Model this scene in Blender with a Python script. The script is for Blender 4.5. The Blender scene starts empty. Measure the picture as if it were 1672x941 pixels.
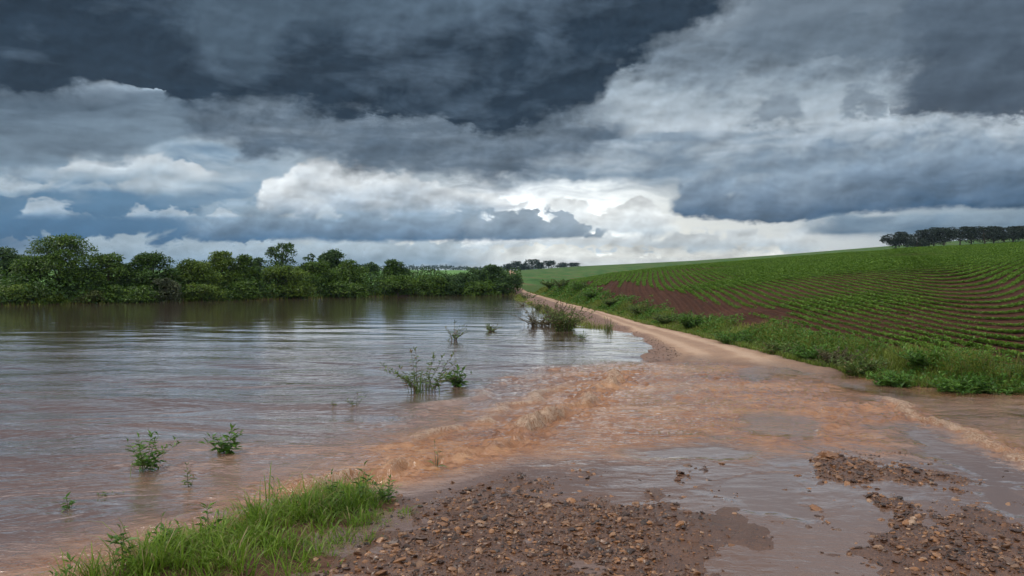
import bpy, math, random
import numpy as np

R = math.radians
C = bpy.context.scene.collection
H = 2.4                                   # eye above the flood water (z = 0)
FPX, CX, CY, YH = 1300.0, 836.0, 470.5, 452.0
PITCH = math.atan((CY - YH) / FPX)

# ------------------------------------------------------------------ helpers
def srgb(r, g, b):
    f = lambda c: (c / 255 / 12.92) if c / 255 <= 0.04045 else ((c / 255 + 0.055) / 1.055) ** 2.4
    return (f(r) * 0.98, f(g), f(b) * 1.02, 1.0)      # the whole storm sky leans to blue

def ray(px, py):
    cp, sp = math.cos(PITCH), math.sin(PITCH)
    a, b = (px - CX) / FPX, (CY - py) / FPX
    return np.array([a, cp + b * sp, -sp + b * cp])

def at(px, py, z=0.0):
    """point of the level plane z seen at this spot of the photograph (used to survey the place)"""
    d = ray(px, py)
    t = (z - H) / d[2]
    return np.array([d[0] * t, d[1] * t, z])

def tag(o, label=None, cat=None, group=None, kind=None):
    if label: o['label'] = label
    if cat: o['category'] = cat
    if group: o['group'] = group
    if kind: o['kind'] = kind
    return o

def mesh_np(name, V, F, mat, parent=None, smooth=True, attrs=None):
    """V (n,3); F list of (m,k) arrays of vertex ids -> one mesh object"""
    me = bpy.data.meshes.new(name)
    V = np.asarray(V, np.float32)
    me.vertices.add(len(V))
    me.vertices.foreach_set('co', V.ravel())
    F = [np.asarray(f, np.int32) for f in F if len(f)]
    idx = np.concatenate([f.ravel() for f in F])
    sizes = np.concatenate([np.full(len(f), f.shape[1], np.int32) for f in F])
    me.loops.add(len(idx)); me.loops.foreach_set('vertex_index', idx)
    me.polygons.add(len(sizes))
    st = np.concatenate([[0], np.cumsum(sizes)[:-1]]).astype(np.int32)
    me.polygons.foreach_set('loop_start', st)
    me.polygons.foreach_set('loop_total', sizes)
    me.polygons.foreach_set('use_smooth', np.full(len(sizes), smooth))
    me.update(calc_edges=True)
    for k, a in (attrs or {}).items():
        at_ = me.attributes.new(k, 'FLOAT', 'POINT')
        at_.data.foreach_set('value', np.asarray(a, np.float32))
    me.materials.append(mat)
    o = bpy.data.objects.new(name, me)
    C.objects.link(o)
    if parent: o.parent = parent
    return o

def empty(name, loc, rz=0.0):
    o = bpy.data.objects.new(name, None)
    o.empty_display_size = 0.1
    C.objects.link(o); o.location = loc; o.rotation_euler = (0, 0, rz)
    return o

def sstep(a, b, x):
    t = np.clip((x - a) / (b - a), 0, 1)
    return t * t * (3 - 2 * t)

def vnoise(x, y, seed=0):
    xi, yi = np.floor(x).astype(np.int64), np.floor(y).astype(np.int64)
    xf, yf = x - xi, y - yi
    def h(a, b):
        n = (a * 374761393 + b * 668265263 + seed * 974634777) & 0xffffffff
        n = ((n ^ (n >> 13)) * 1274126177) & 0xffffffff
        n = n ^ (n >> 16)
        return (n & 0xffff) / 32767.5 - 1
    u, v = xf * xf * xf * (xf * (xf * 6 - 15) + 10), yf * yf * yf * (yf * (yf * 6 - 15) + 10)
    a, b, c, d = h(xi, yi), h(xi + 1, yi), h(xi, yi + 1), h(xi + 1, yi + 1)
    return (a * (1 - u) + b * u) * (1 - v) + (c * (1 - u) + d * u) * v

def fbm(x, y, seed=0, octv=4, rough=0.5):
    s, a, n = 0, 1, 0
    for i in range(octv):
        s = s + a * vnoise(x * 2 ** i, y * 2 ** i, seed + i * 17); n += a; a *= rough
    return s / n

def poly_sd(x, y, P):
    """signed distance to a polygon, positive inside"""
    P = np.asarray(P, float)
    d = np.full(x.shape, 1e9); ins = np.zeros(x.shape, bool)
    for i in range(len(P)):
        a, b = P[i], P[(i + 1) % len(P)]
        e = b - a; wx, wy = x - a[0], y - a[1]
        t = np.clip((wx * e[0] + wy * e[1]) / (e @ e), 0, 1)
        d = np.minimum(d, np.hypot(wx - e[0] * t, wy - e[1] * t))
        c = ((a[1] <= y) & (b[1] > y)) | ((b[1] <= y) & (a[1] > y))
        xx = a[0] + (y - a[1]) / (e[1] if e[1] else 1e-9) * e[0]
        ins ^= c & (x < xx)
    return np.where(ins, d, -d)

def line_d(x, y, P):
    """distance to a polyline, side (+ = right of its direction) and arc length"""
    P = np.asarray(P, float)
    best = np.full(x.shape, 1e9); side = np.zeros(x.shape); arc = np.zeros(x.shape); s0 = 0.0
    for i in range(len(P) - 1):
        a, b = P[i], P[i + 1]; e = b - a; L = math.hypot(*e)
        wx, wy = x - a[0], y - a[1]
        t = np.clip((wx * e[0] + wy * e[1]) / (L * L), 0, 1)
        dd = np.hypot(wx - e[0] * t, wy - e[1] * t)
        m = dd < best
        best = np.where(m, dd, best)
        side = np.where(m, np.sign(wx * e[1] - wy * e[0]), side)
        arc = np.where(m, s0 + t * L, arc); s0 += L
    return best, side, arc

# node expression helper
class X:
    def __init__(s, nt, sock): s.nt, s.s = nt, sock
    def _m(s, op, *o, clamp=False):
        n = s.nt.nodes.new('ShaderNodeMath'); n.operation = op; n.use_clamp = clamp
        for i, v in enumerate((s,) + o):
            if isinstance(v, X): s.nt.links.new(v.s, n.inputs[i])
            else: n.inputs[i].default_value = v
        return X(s.nt, n.outputs[0])
    def __add__(s, o): return s._m('ADD', o)
    __radd__ = __add__
    def __sub__(s, o): return s._m('SUBTRACT', o)
    def __rsub__(s, o): return (s * -1.0) + o
    def __mul__(s, o): return s._m('MULTIPLY', o)
    __rmul__ = __mul__
    def __truediv__(s, o): return s._m('DIVIDE', o)
    def clamp(s): return s._m('ADD', 0.0, clamp=True)
    def max(s, o): return s._m('MAXIMUM', o)
    def min(s, o): return s._m('MINIMUM', o)
    def abs(s): return s._m('ABSOLUTE')
    def pow(s, o): return s._m('POWER', o)
    def map(s, a, b, c=0.0, d=1.0, smooth=True):
        n = s.nt.nodes.new('ShaderNodeMapRange'); n.interpolation_type = 'SMOOTHSTEP' if smooth else 'LINEAR'
        for i, v in enumerate((s, a, b, c, d)):
            if isinstance(v, X): s.nt.links.new(v.s, n.inputs[i])
            else: n.inputs[i].default_value = v
        return X(s.nt, n.outputs[0])

def vec(nt, x, y, z=0.0):
    n = nt.nodes.new('ShaderNodeCombineXYZ')
    for i, v in enumerate((x, y, z)):
        if isinstance(v, X): nt.links.new(v.s, n.inputs[i])
        else: n.inputs[i].default_value = v
    return n.outputs[0]

def noise(nt, v, scale, detail=5.0, rough=0.5, dist=0.0, color=False, dim='2D'):
    n = nt.nodes.new('ShaderNodeTexNoise'); n.noise_dimensions = dim
    if v is not None: nt.links.new(v, n.inputs['Vector'])
    n.inputs['Scale'].default_value = scale; n.inputs['Detail'].default_value = detail
    n.inputs['Roughness'].default_value = rough; n.inputs['Distortion'].default_value = dist
    return X(nt, n.outputs['Fac']) if not color else n.outputs['Color']

def mixc(nt, fac, a, b, blend='MIX'):
    n = nt.nodes.new('ShaderNodeMix'); n.data_type = 'RGBA'; n.blend_type = blend; n.clamp_factor = True
    for sock, v in ((n.inputs[0], fac), (n.inputs[6], a), (n.inputs[7], b)):
        if isinstance(v, X): nt.links.new(v.s, sock)
        elif isinstance(v, bpy.types.NodeSocket): nt.links.new(v, sock)
        else: sock.default_value = v
    return n.outputs[2]

def ramp(nt, fac, stops, interp='LINEAR'):
    n = nt.nodes.new('ShaderNodeValToRGB'); n.color_ramp.interpolation = interp
    el = n.color_ramp.elements
    while len(el) < len(stops): el.new(0.5)
    for e, (p, c) in zip(el, stops): e.position = p; e.color = c
    nt.links.new(fac.s if isinstance(fac, X) else fac, n.inputs[0])
    return n.outputs[0]
# ------------------------------------------------------------------ camera
cam = bpy.data.objects.new('camera', bpy.data.cameras.new('camera'))
C.objects.link(cam)
cam.location = (0, 0, H); cam.rotation_euler = (R(90) - PITCH, 0, 0)
cam.data.sensor_width = 36; cam.data.lens = 36 * FPX / 1672
cam.data.clip_end = 8000; cam.data.clip_start = 0.05
sc = bpy.context.scene
sc.camera = cam
sc.view_settings.view_transform = 'Standard'; sc.view_settings.look = 'None'
sc.view_settings.exposure = 0; sc.view_settings.gamma = 1
sc.view_settings.use_curve_mapping = False

# ------------------------------------------------------------------ sky (storm clouds over a Nishita sky)
SUN_EL, SUN_AZ = 52.0, -60.0        # degrees; azimuth measured from the viewing direction, minus = left
w = bpy.data.worlds.new('World'); sc.world = w; w.use_nodes = True
nt = w.node_tree; nt.nodes.clear()
tc = nt.nodes.new('ShaderNodeTexCoord')
sep = nt.nodes.new('ShaderNodeSeparateXYZ'); nt.links.new(tc.outputs['Generated'], sep.inputs[0])
dx, dy, dz = (X(nt, sep.outputs[i]) for i in range(3))
K = 1300.0
az = dx._m('ARCTAN2', dy) * K
el = dz._m('ARCSINE') * K
A0, AR = -900.0, 1800.0
azf = (az - A0)._m('PINGPONG', AR)            # repeats mirrored round the horizon
azn = azf / AR
def pe(px, py):
    x, z = (px - CX) / K, (YH - py) / K
    return math.atan(x) * K, math.atan(z / math.hypot(1, x)) * K
E0, ER = -100.0, 900.0
def curve(pts):
    """elevation of a cloud edge as a function of azimuth"""
    n = nt.nodes.new('ShaderNodeFloatCurve'); c = n.mapping.curves[0]
    q = []
    for p in pts:
        a, e = pe(*p); q.append((min(1, max(0, (a - A0) / AR)), min(1, max(0, (e - E0) / ER))))
    q.sort()
    while len(c.points) < len(q): c.points.new(0.5, 0.5)
    for cp, (a, e) in zip(c.points, q): cp.location = (a, e); cp.handle_type = 'AUTO_CLAMPED'
    n.mapping.update()
    nt.links.new(azn.s, n.inputs['Value'])
    return X(nt, n.outputs[0]) * ER + E0
edge = None
def amask(p0, p1, soft):
    a0, a1 = pe(p0, YH)[0] - A0, pe(p1, YH)[0] - A0
    q = azf + edge * min(1.0, 0.25 + soft / 40.0)
    return q.map(a0 - soft, a0 + soft) * q.map(a1 + soft, a1 - soft)
# noise fields: cloud deck seen in perspective, and cloud heaps seen side on
dk = dz.max(0.0) + 0.13
deck = vec(nt, dx / dk, dy / dk)
big = noise(nt, deck, 1.1, 6, 0.52, 0.3)
mid = noise(nt, deck, 3.1, 8, 0.56, 0.5)
heap_v = vec(nt, az, el * 1.7)
heap_o = vec(nt, az - 9.0, el * 1.7 + 17.0)
heap = noise(nt, heap_v, 1 / 95.0, 7, 0.55)
soft_ = noise(nt, heap_v, 1 / 80.0, 3.2, 0.5)
soft2 = noise(nt, heap_o, 1 / 80.0, 3.2, 0.5)
def puff(v, s, det=2.0):
    n = nt.nodes.new('ShaderNodeTexVoronoi'); n.voronoi_dimensions = '2D'; n.feature = 'SMOOTH_F1'; n.inputs['Scale'].default_value = s
    n.inputs['Detail'].default_value = det; n.inputs['Roughness'].default_value = 0.55; n.inputs['Smoothness'].default_value = 0.25
    n.inputs['Lacunarity'].default_value = 2.4
    nt.links.new(v, n.inputs['Vector'])
    return 1.0 - X(nt, n.outputs['Distance'])
wob = noise(nt, heap_v, 1 / 60.0, 2, 0.5)
pv = vec(nt, az + wob * 44.0, el * 1.5 + wob * 30.0)
pv2 = vec(nt, az + wob * 44.0 - 5.0, el * 1.5 + wob * 30.0 + 9.0)
puf = puff(pv, 1 / 48.0)
puf2 = puff(pv2, 1 / 48.0)
fine = noise(nt, heap_v, 1 / 26.0, 4, 0.6)
streak = noise(nt, vec(nt, az, el * 4.5), 1 / 150.0, 5, 0.52, 0.3)
relief = (soft_ - soft2) * 1.5 + (puf - puf2) * 0.28       # bright on the upper left of each heap
nb_ = (heap - 0.5) * 3.0
pb_ = (puf - 0.55) * 1.6
fb_ = (fine - 0.5) * 2.4
mb_ = (mid - 0.5) * 2.4
bb_ = (big - 0.5) * 2.4
edge = nb_ * 40.0 + fb_ * 9.0
wisp = (streak - 0.25).max(0.0) * 1.9                        # 0.2 crisp .. 1.3 frayed

def light(c, v, lo=0.0):
    """scale a colour by v"""
    n = nt.nodes.new('ShaderNodeVectorMath'); n.operation = 'SCALE'
    nt.links.new(c, n.inputs[0])
    if isinstance(v, X): nt.links.new(v.s, n.inputs[3])
    else: n.inputs[3].default_value = v
    return n.outputs[0]

sky = nt.nodes.new('ShaderNodeTexSky'); sky.sky_type = 'NISHITA'; sky.sun_disc = False
sky.sun_elevation = R(SUN_EL); sky.sun_rotation = R(SUN_AZ)
lowc = ramp(nt, azn, [((pe(p, YH)[0] - A0) / AR, srgb(*c)) for p, c in (
    (0, (70, 112, 150)), (300, (128, 158, 182)), (560, (196, 206, 211)), (740, (242, 242, 239)), (800, (255, 255, 253)), (990, (255, 254, 248)),
    (1120, (240, 239, 232)), (1350, (214, 218, 219)), (1500, (180, 190, 197)), (1672, (128, 148, 164)))])
highc = ramp(nt, azn, [((pe(p, YH)[0] - A0) / AR, srgb(*c)) for p, c in (
    (0, (142, 160, 176)), (300, (165, 182, 196)), (800, (172, 186, 196)), (1150, (184, 195, 203)), (1400, (172, 185, 195)), (1672, (162, 175, 187)))])
glow = azf.map(pe(700, YH)[0] - A0, pe(830, YH)[0] - A0) * azf.map(pe(1130, YH)[0] - A0, pe(980, YH)[0] - A0)     # the break in the cloud over the road
col = mixc(nt, el.map(60, 230), light(lowc, glow * 0.75 + 1.0), highc)

def layer(col, bot, top, sb, st, nb, ntop, cb, ct, alpha=1.0, rel=0.5, am=None, g=1.0, mott=None, span=None):
    b, t = curve(bot), curve(top)
    eb, et = el + nb, el + ntop
    sb = wisp * (sb * 1.6) + 1.5; st = wisp * (st * 1.5) + 1.5
    m = eb.map(b - sb, b + sb) * et.map(t - st * -1.0, t - st)
    if am is not None: m = m * am
    if alpha is not None: m = m * alpha
    h = ((el - b) / ((t - b).max(4.0) if span is None else span)).clamp().pow(g)
    if mott is not None: h = (h + mott).clamp()
    c = mixc(nt, h, srgb(*cb), srgb(*ct))
    c = light(c, (relief * rel + 1.0).max(0.4))
    return mixc(nt, m.clamp(), col, c)

col = mixc(nt, 0.16, col, light(sky.outputs[0], 0.1))
# broken mid-level sheet
col = mixc(nt, (mb_ * 1.5 + 0.25).clamp() * el.map(70, 160) * 0.75, col, light(mixc(nt, (mid * 1.0 + heap * 0.6 - 0.4).clamp(), srgb(104, 120, 136), srgb(184, 195, 203)), (relief * 0.5 + 1.0)))
# streaky sheets at the left, with a few pale heaps
col = layer(col, [(-80, 330), (200, 332), (440, 338)], [(-80, 214), (440, 214)], 16, 14, nb_ * 16, nb_ * 10,
            (112, 140, 164), (178, 193, 204), 0.85, 0.4, amask(-500, 440, 50), 1.0, (streak - 0.5) * 3.0 + nb_ * 0.25)
col = layer(col, [(60, 300), (200, 296), (370, 300)], [(60, 292), (110, 276), (180, 266), (230, 258), (290, 262), (340, 284), (370, 292)], 14, 4, nb_ * 14, pb_ * 10 + fb_ * 5,
            (150, 172, 188), (216, 223, 227), 0.9, 0.6, amask(80, 360, 20), 0.8, (heap - 0.5) * 1.2)
col = layer(col, [(-80, 318), (120, 318), (330, 322)], [(-80, 300), (100, 306), (330, 298)], 8, 6, nb_ * 10, pb_ * 12 + nb_ * 6,
            (134, 160, 180), (196, 208, 216), 0.75, 0.6, amask(-400, 320, 30), 0.9, (heap - 0.5) * 1.4)
# left rain veil
col = layer(col, [(-80, 415), (250, 408), (480, 395)], [(-80, 318), (150, 312), (300, 330), (480, 372)], 12, 26, nb_ * 10, nb_ * 18,
            (50, 94, 132), (96, 130, 158), 0.92, 0.3, amask(-400, 470, 90))
# low bands over the horizon
col = layer(col, [(200, 428), (900, 416), (1330, 414)], [(200, 396), (700, 394), (900, 384), (1330, 392)], 5, 7, nb_ * 7, pb_ * 14 + nb_ * 6,
            (150, 170, 184), (208, 214, 216), 0.85, 0.9, amask(760, 1330, 60))
col = layer(col, [(200, 446), (1672, 446)], [(200, 412), (640, 414), (900, 414), (1400, 424), (1672, 424)], 5, 6, fb_ * 4, pb_ * 16,
            (172, 186, 194), (228, 227, 219), 0.85, 0.9, amask(420, 1480, 140))
col = layer(col, [(-80, 440), (900, 436)], [(-80, 404), (300, 398), (650, 400), (900, 410)], 6, 7, fb_ * 6, pb_ * 16 + nb_ * 8,
            (112, 142, 166), (170, 187, 198), 0.9, 0.6, amask(60, 800, 90))
# heaped band with a flat base
col = layer(col, [(250, 385), (330, 394), (480, 390), (560, 394), (760, 393), (900, 391)], [(250, 372), (330, 352), (450, 342), (600, 338), (700, 340), (800, 352), (900, 368)],
            4, 12, fb_ * 4, pb_ * 22 + nb_ * 14, (66, 104, 138), (150, 170, 186), 0.95, 0.75, amask(300, 880, 34), 0.8)
# tall white heap
col = layer(col, [(400, 352), (600, 352), (760, 346), (850, 340)], [(400, 342), (424, 322), (430, 303), (455, 300), (472, 292), (485, 279), (520, 270), (570, 270), (600, 276), (680, 296), (760, 318), (860, 336)],
            14, 5, nb_ * 16, pb_ * 12 + fb_ * 4, (146, 166, 184), (226, 230, 231), 0.96, 0.8, amask(424, 860, 6), 0.75, (heap - 0.5) * 1.2)
# light pile at the right of the gap
col = layer(col, [(870, 382), (1120, 380)], [(870, 352), (890, 334), (915, 326), (945, 334), (975, 352), (1010, 345), (1040, 338), (1080, 352), (1120, 362)],
            8, 5, nb_ * 8, pb_ * 14 + fb_ * 4, (172, 185, 194), (226, 229, 228), 0.85, 0.9, amask(885, 1110, 14), 0.8)
# dark heap in front of the bright gap
col = layer(col, [(740, 388), (960, 388)], [(740, 384), (770, 368), (800, 362), (826, 350), (850, 356), (868, 352), (890, 364), (925, 360), (955, 374)],
            4, 5, fb_ * 4, pb_ * 18 + fb_ * 6, (112, 134, 154), (150, 165, 178), 0.92, 0.6, amask(752, 985, 16))
# high pale heaps, mid picture
col = layer(col, [(840, 300), (1100, 296), (1672, 300)], [(840, 214), (960, 226), (1100, 200), (1300, 196), (1500, 200), (1672, 190)], 24, 14, nb_ * 26, pb_ * 26 + nb_ * 18,
            (130, 149, 166), (190, 199, 206), 0.8, 0.8, amask(850, 1900, 60), 0.8, (heap - 0.5) * 1.4)
# long grey streaks across the middle right
col = layer(col, [(820, 306), (1100, 296), (1672, 290)], [(820, 226), (1000, 206), (1672, 186)], 20, 20, nb_ * 20, nb_ * 24,
            (104, 126, 146), (176, 188, 198), 0.72, 0.55, amask(830, 2400, 60), 1.0, (streak - 0.5) * 3.2 + nb_ * 0.2)
# grey tier lower left
col = layer(col, [(-80, 282), (100, 274), (200, 262), (300, 236), (420, 215)], [(-80, 150), (420, 150)], 16, 16, nb_ * 30, nb_ * 10,
            (118, 137, 153), (86, 102, 117), 0.93, 0.35, amask(-500, 345, 46), 1.0, (streak - 0.5) * 2.6 + mb_ * 0.4)
# storm cloud low at the right, flat blue base
col = layer(col, [(1060, 345), (1110, 350), (1200, 359), (1300, 363), (1350, 358), (1420, 346), (1520, 342), (1672, 336), (1800, 330)],
            [(1060, 335), (1100, 320), (1130, 302), (1250, 288), (1400, 262), (1500, 246), (1672, 226), (1800, 220)], 5, 30, fb_ * 6 + nb_ * 5, pb_ * 22 + nb_ * 34,
            (50, 82, 112), (138, 156, 173), 0.97, 0.7, amask(1097, 2200, 9), 0.75, (heap - 0.5) * 0.8)
col = layer(col, [(1290, 380), (1420, 386), (1672, 372)], [(1290, 362), (1420, 350), (1672, 344)], 6, 6, nb_ * 6, nb_ * 8,
            (84, 112, 136), (132, 152, 168), 0.9, 0.5, amask(1310, 2200, 40), 1.0, (streak - 0.5) * 2.0)
# second grey tier under the dark deck
col = layer(col, [(270, 180), (320, 226), (400, 250), (500, 262), (600, 276), (700, 290), (830, 290), (900, 276), (980, 250), (1060, 190)],
            [(270, 130), (1060, 130)], 20, 20, nb_ * 26 + fb_ * 6, nb_ * 10, (82, 98, 114), (120, 135, 149), 0.94, 0.75, amask(285, 1030, 40), 1.0, mb_ * 0.8 + (streak - 0.5) * 1.0)
# upper right grey sheet and the dark cloud in it
col = layer(col, [(860, 205), (1000, 178), (1100, 172), (1200, 160), (1350, 150), (1450, 130), (1672, 130)], [(860, 20), (1672, 20)], 34, 60, nb_ * 40, nb_ * 20,
            (138, 152, 164), (104, 118, 131), 0.95, 0.95, amask(840, 2400, 40), 0.6, mb_ * 0.45 + (streak - 0.5) * 0.6)
col = layer(col, [(1180, 70), (1350, 96), (1470, 100), (1672, 60)], [(1180, -300), (1672, -300)], 36, 30, nb_ * 44, nb_ * 10,
            (104, 119, 133), (88, 102, 116), 0.85, 0.35, amask(1190, 2400, 60), 0.7, mb_ * 0.5)
col = layer(col, [(900, 205), (1100, 196), (1300, 206), (1480, 196), (1600, 196)], [(900, 168), (1020, 128), (1120, 150), (1240, 142), (1340, 128), (1460, 142), (1600, 168)], 14, 22, nb_ * 26, nb_ * 34 + fb_ * 8,
            (186, 197, 205), (158, 172, 183), 0.6, 0.6, amask(960, 1500, 60), 1.0, (streak - 0.5) * 2.0)
col = layer(col, [(1200, 190), (1230, 204), (1265, 206), (1315, 194), (1335, 150), (1352, 150), (1372, 182), (1405, 193), (1440, 190), (1465, 150)],
            [(1190, 226), (1232, 176), (1262, 156), (1300, 166), (1346, 222), (1372, 168), (1396, 138), (1428, 150), (1476, 222)],
            19, 20, fb_ * 26 + nb_ * 14, fb_ * 26 + nb_ * 20, (106, 120, 133), (122, 136, 149), 0.74, 0.6, amask(1205, 1462, 12))
col = layer(col, [(1400, 120), (1440, 150), (1460, 182), (1530, 187), (1672, 185), (1760, 186)], [(1400, 90), (1450, 30), (1520, -60), (1672, -140)], 10, 44, fb_ * 12 + nb_ * 20, nb_ * 40,
            (64, 77, 92), (94, 109, 124), 0.93, 0.5, amask(1466, 2400, 34), 1.0, mb_ * 0.5)
# the dark deck
col = layer(col, [(-80, 166), (0, 166), (100, 158), (160, 146), (210, 142), (260, 160), (330, 174), (400, 172), (500, 180), (560, 186), (640, 194), (700, 205), (760, 214), (850, 214),
                  (910, 203), (950, 184), (985, 158), (1012, 124), (1050, 98), (1100, 64), (1150, 40), (1200, 4), (1250, -40), (1330, -140)],
            [(-80, -400), (1672, -400)], 25, 10, nb_ * 34 + fb_ * 11, nb_ * 0.0, (42, 57, 72), (87, 104, 121), 0.98, 0.62, None, 1.0,
            bb_ * 0.85 + mb_ * 0.8 + (soft_ - 0.5) * 1.2 - 0.20, 320.0)
col = layer(col, [(270, 30), (320, 70), (380, 118), (430, 110), (480, 60), (600, 44), (760, 40), (860, 0)], [(270, -300), (860, -300)], 30, 30, nb_ * 23, nb_ * 22, (96, 115, 132), (102, 121, 138), 0.5, 0.4, amask(290, 850, 40))
# little bright heaps at the left
lob_, lot_ = [], []
for p0, p1, yb, yt in ((38, 138, 354, 336), (190, 332, 357, 342), (346, 394, 358, 348), (514, 562, 362, 347)):
    lob_ += [(p0 - 4, yb - 2), (0.5 * (p0 + p1), yb), (p1 + 4, yb - 2)]
    lot_ += [(p0 - 14, yb + 8), (p0 * .8 + p1 * .2, yt + 6), (p0 * .55 + p1 * .45, yt + 1), (p0 * .28 + p1 * .72, yt + 6), (p1 + 14, yb + 8)]
lot_.sort()
col = layer(col, lob_, lot_, 5, 5, fb_ * 4, pb_ * 13 + fb_ * 5 + nb_ * 3, (146, 172, 194), (200, 212, 220), 0.62, 0.8, amask(20, 580, 14))
# overcast overhead and behind the viewer, out of view, brightened to light the scene
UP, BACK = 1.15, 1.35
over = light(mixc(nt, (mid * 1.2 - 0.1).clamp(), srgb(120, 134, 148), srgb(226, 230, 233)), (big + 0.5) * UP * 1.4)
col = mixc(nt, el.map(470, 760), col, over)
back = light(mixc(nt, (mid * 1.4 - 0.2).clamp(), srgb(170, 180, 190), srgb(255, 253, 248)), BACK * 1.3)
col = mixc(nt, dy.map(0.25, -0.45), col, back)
bg = nt.nodes.new('ShaderNodeBackground')
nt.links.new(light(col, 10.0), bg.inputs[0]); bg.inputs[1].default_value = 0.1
out = nt.nodes.new('ShaderNodeOutputWorld'); nt.links.new(bg.outputs[0], out.inputs[0])
w.cycles.sampling_method = 'MANUAL'; w.cycles.sample_map_resolution = 512

sun = bpy.data.objects.new('sun', bpy.data.lights.new('sun', 'SUN')); C.objects.link(sun)
sun.data.energy = 1.5; sun.data.angle = R(14); sun.data.color = (1.0, 0.95, 0.86)
sa, se = R(SUN_AZ), R(SUN_EL)
from mathutils import Vector
sun.rotation_euler = Vector((-math.sin(sa) * math.cos(se), -math.cos(sa) * math.cos(se), -math.sin(se))).to_track_quat('-Z', 'Y').to_euler()
sun.location = (-40, 30, 60)
cy = sc.cycles
cy.use_adaptive_sampling = True; cy.adaptive_threshold = 0.02; cy.adaptive_min_samples = 12
cy.max_bounces = 6; cy.diffuse_bounces = 3; cy.glossy_bounces = 3; cy.transmission_bounces = 3; cy.transparent_max_bounces = 6
cy.volume_bounces = 0; cy.caustics_reflective = False; cy.caustics_refractive = False
# ------------------------------------------------------------------ the lie of the land
I = np.interp
def W(pts, z=0.0): return np.array([at(px, py, z)[:2] for px, py in pts])
# the road's edges where the flood pours over them (rapids), upstream to downstream
ridge_l = W([(-60, 1010), (150, 930), (395, 850), (480, 797), (560, 782), (640, 772), (700, 757), (760, 742), (830, 716), (880, 694), (930, 664), (965, 648), (1000, 626), (1035, 604)])
ridge_r = W([(1395, 640), (1440, 655), (1480, 674), (1520, 694), (1570, 708), (1620, 730), (1672, 757), (1760, 800), (2100, 960)])[::-1]
# right edge of the road / foot of the verge, as x(y)
VY = np.array([13.0, 14.5, 16.3, 17.4, 19.6, 22, 25, 32, 38, 50, 66, 89, 112, 140, 220])
VX = np.array([40.0, 22.0, 10.5, 8.7, 8.3, 8.0, 7.75, 7.3, 6.4, 5.85, 4.75, 3.7, 2.6, 1.5, 1.2])
# left edge of the driven surface, left shore of the embankment
TY = np.array([4, 20, 24, 30, 38, 50, 66, 89, 112, 140, 220]); TX = np.array([3.0, 3.3, 4.9, 5.2, 4.95, 4.75, 3.6, 2.75, 1.5, 0.3, 0.1])
SY = np.array([21, 23.6, 28, 33.5, 36, 38, 45, 50, 55, 62, 75, 89, 100, 112, 140])
SX = np.array([3.1, 3.5, 4.1, 4.4, 4.1, 3.2, 2.4, 2.3, 1.9, 1.3, 0.7, 0.3, 0.2, -0.4, -1.5])
# bearings (tangents) of the near field: where it begins, its height there and its crest
TB = (np.array([700, 870, 935, 1000, 1100, 1240, 1300, 1390, 1480, 1672, 1900, 2600]) - CX) / FPX
YE = np.array([110, 95, 72, 54, 40, 29, 25.5, 22.5, 20.5, 19.5, 17, 15])
ZE = np.array([.4, .4, 1.2, .75, .5, .42, .4, .35, .3, .3, .3, .3])
ZC = np.array([.45, .5, 1.85, 2.8, 3.75, 4.65, 5.0, 5.6, 6.15, 6.85, 7.4, 8.0])
# waterline on the far bank y(x), heights of the far hill at 600 m
BX = np.array([-400., -62, -42, -38, -33, -28.5, -18.6, -10, 0.2, 1.2, 2])
BY = np.array([60., 62, 67, 71, 74, 80, 92, 100, 103, 108, 150])
FB = (np.array([-600, 640, 760, 836, 946, 1130, 1271, 1442, 1672, 2200]) - CX) / FPX
FZ = np.array([7.0, 7.0, 7.0, 6.6, 9.6, 13.3, 17.2, 22.8, 30, 40])
DRY = lambda x: I(x, [0, 3.4, 8.2, 12], [23.5, 22.4, 18.6, 17])
gpatch = [(W([(560, 960), (610, 915), (650, 880), (690, 852), (740, 822), (790, 798), (850, 768), (930, 768), (985, 800), (1060, 800), (1105, 838), (1085, 880), (1080, 960)]), 0.023, 0.75),
          (W([(1075, 792), (1085, 770), (1150, 755), (1185, 760), (1180, 785), (1130, 798)]), 0.036, 0.45),
          (W([(1325, 752), (1360, 722), (1430, 714), (1480, 716), (1500, 742), (1540, 775), (1575, 815), (1490, 825), (1420, 800), (1345, 772)]), 0.042, 0.6),
          (W([(1365, 800), (1420, 785), (1560, 790), (1625, 850), (1690, 890), (1720, 960), (1480, 960), (1440, 890), (1370, 850)]), 0.040, 0.75)]
clump = W([(60, 975), (120, 925), (200, 895), (330, 852), (420, 822), (500, 800), (600, 788), (655, 798), (640, 838), (600, 872), (555, 905), (500, 975)])
mud = W([(1080, 960), (1110, 850), (1180, 830), (1240, 870), (1330, 880), (1380, 960)])

def gmask(x, y):
    """how much gravel lies here (0..1) and how high it is heaped"""
    g = np.zeros(x.shape); hz = np.zeros(x.shape)
    n = fbm(x * 1.7 - y * 0.1, y * 0.65, 71, 4, 0.6)
    for P, h, s in gpatch:
        m = sstep(-s, s * 0.9, poly_sd(x, y, P) + n * 0.75)
        g = np.maximum(g, m); hz = np.maximum(hz, m * h)
    return g, hz

def crest_z(t): return I(t, TB, ZC)
def near_field(t, y):
    ye, ze, zc = I(t, TB, YE), I(t, TB, ZE), I(t, TB, ZC)
    s = np.clip((y - ye) / np.maximum(112 - ye, 4), 0, 1)
    return ze + (zc - ze) * (1 - (1 - s) ** 1.55)

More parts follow.
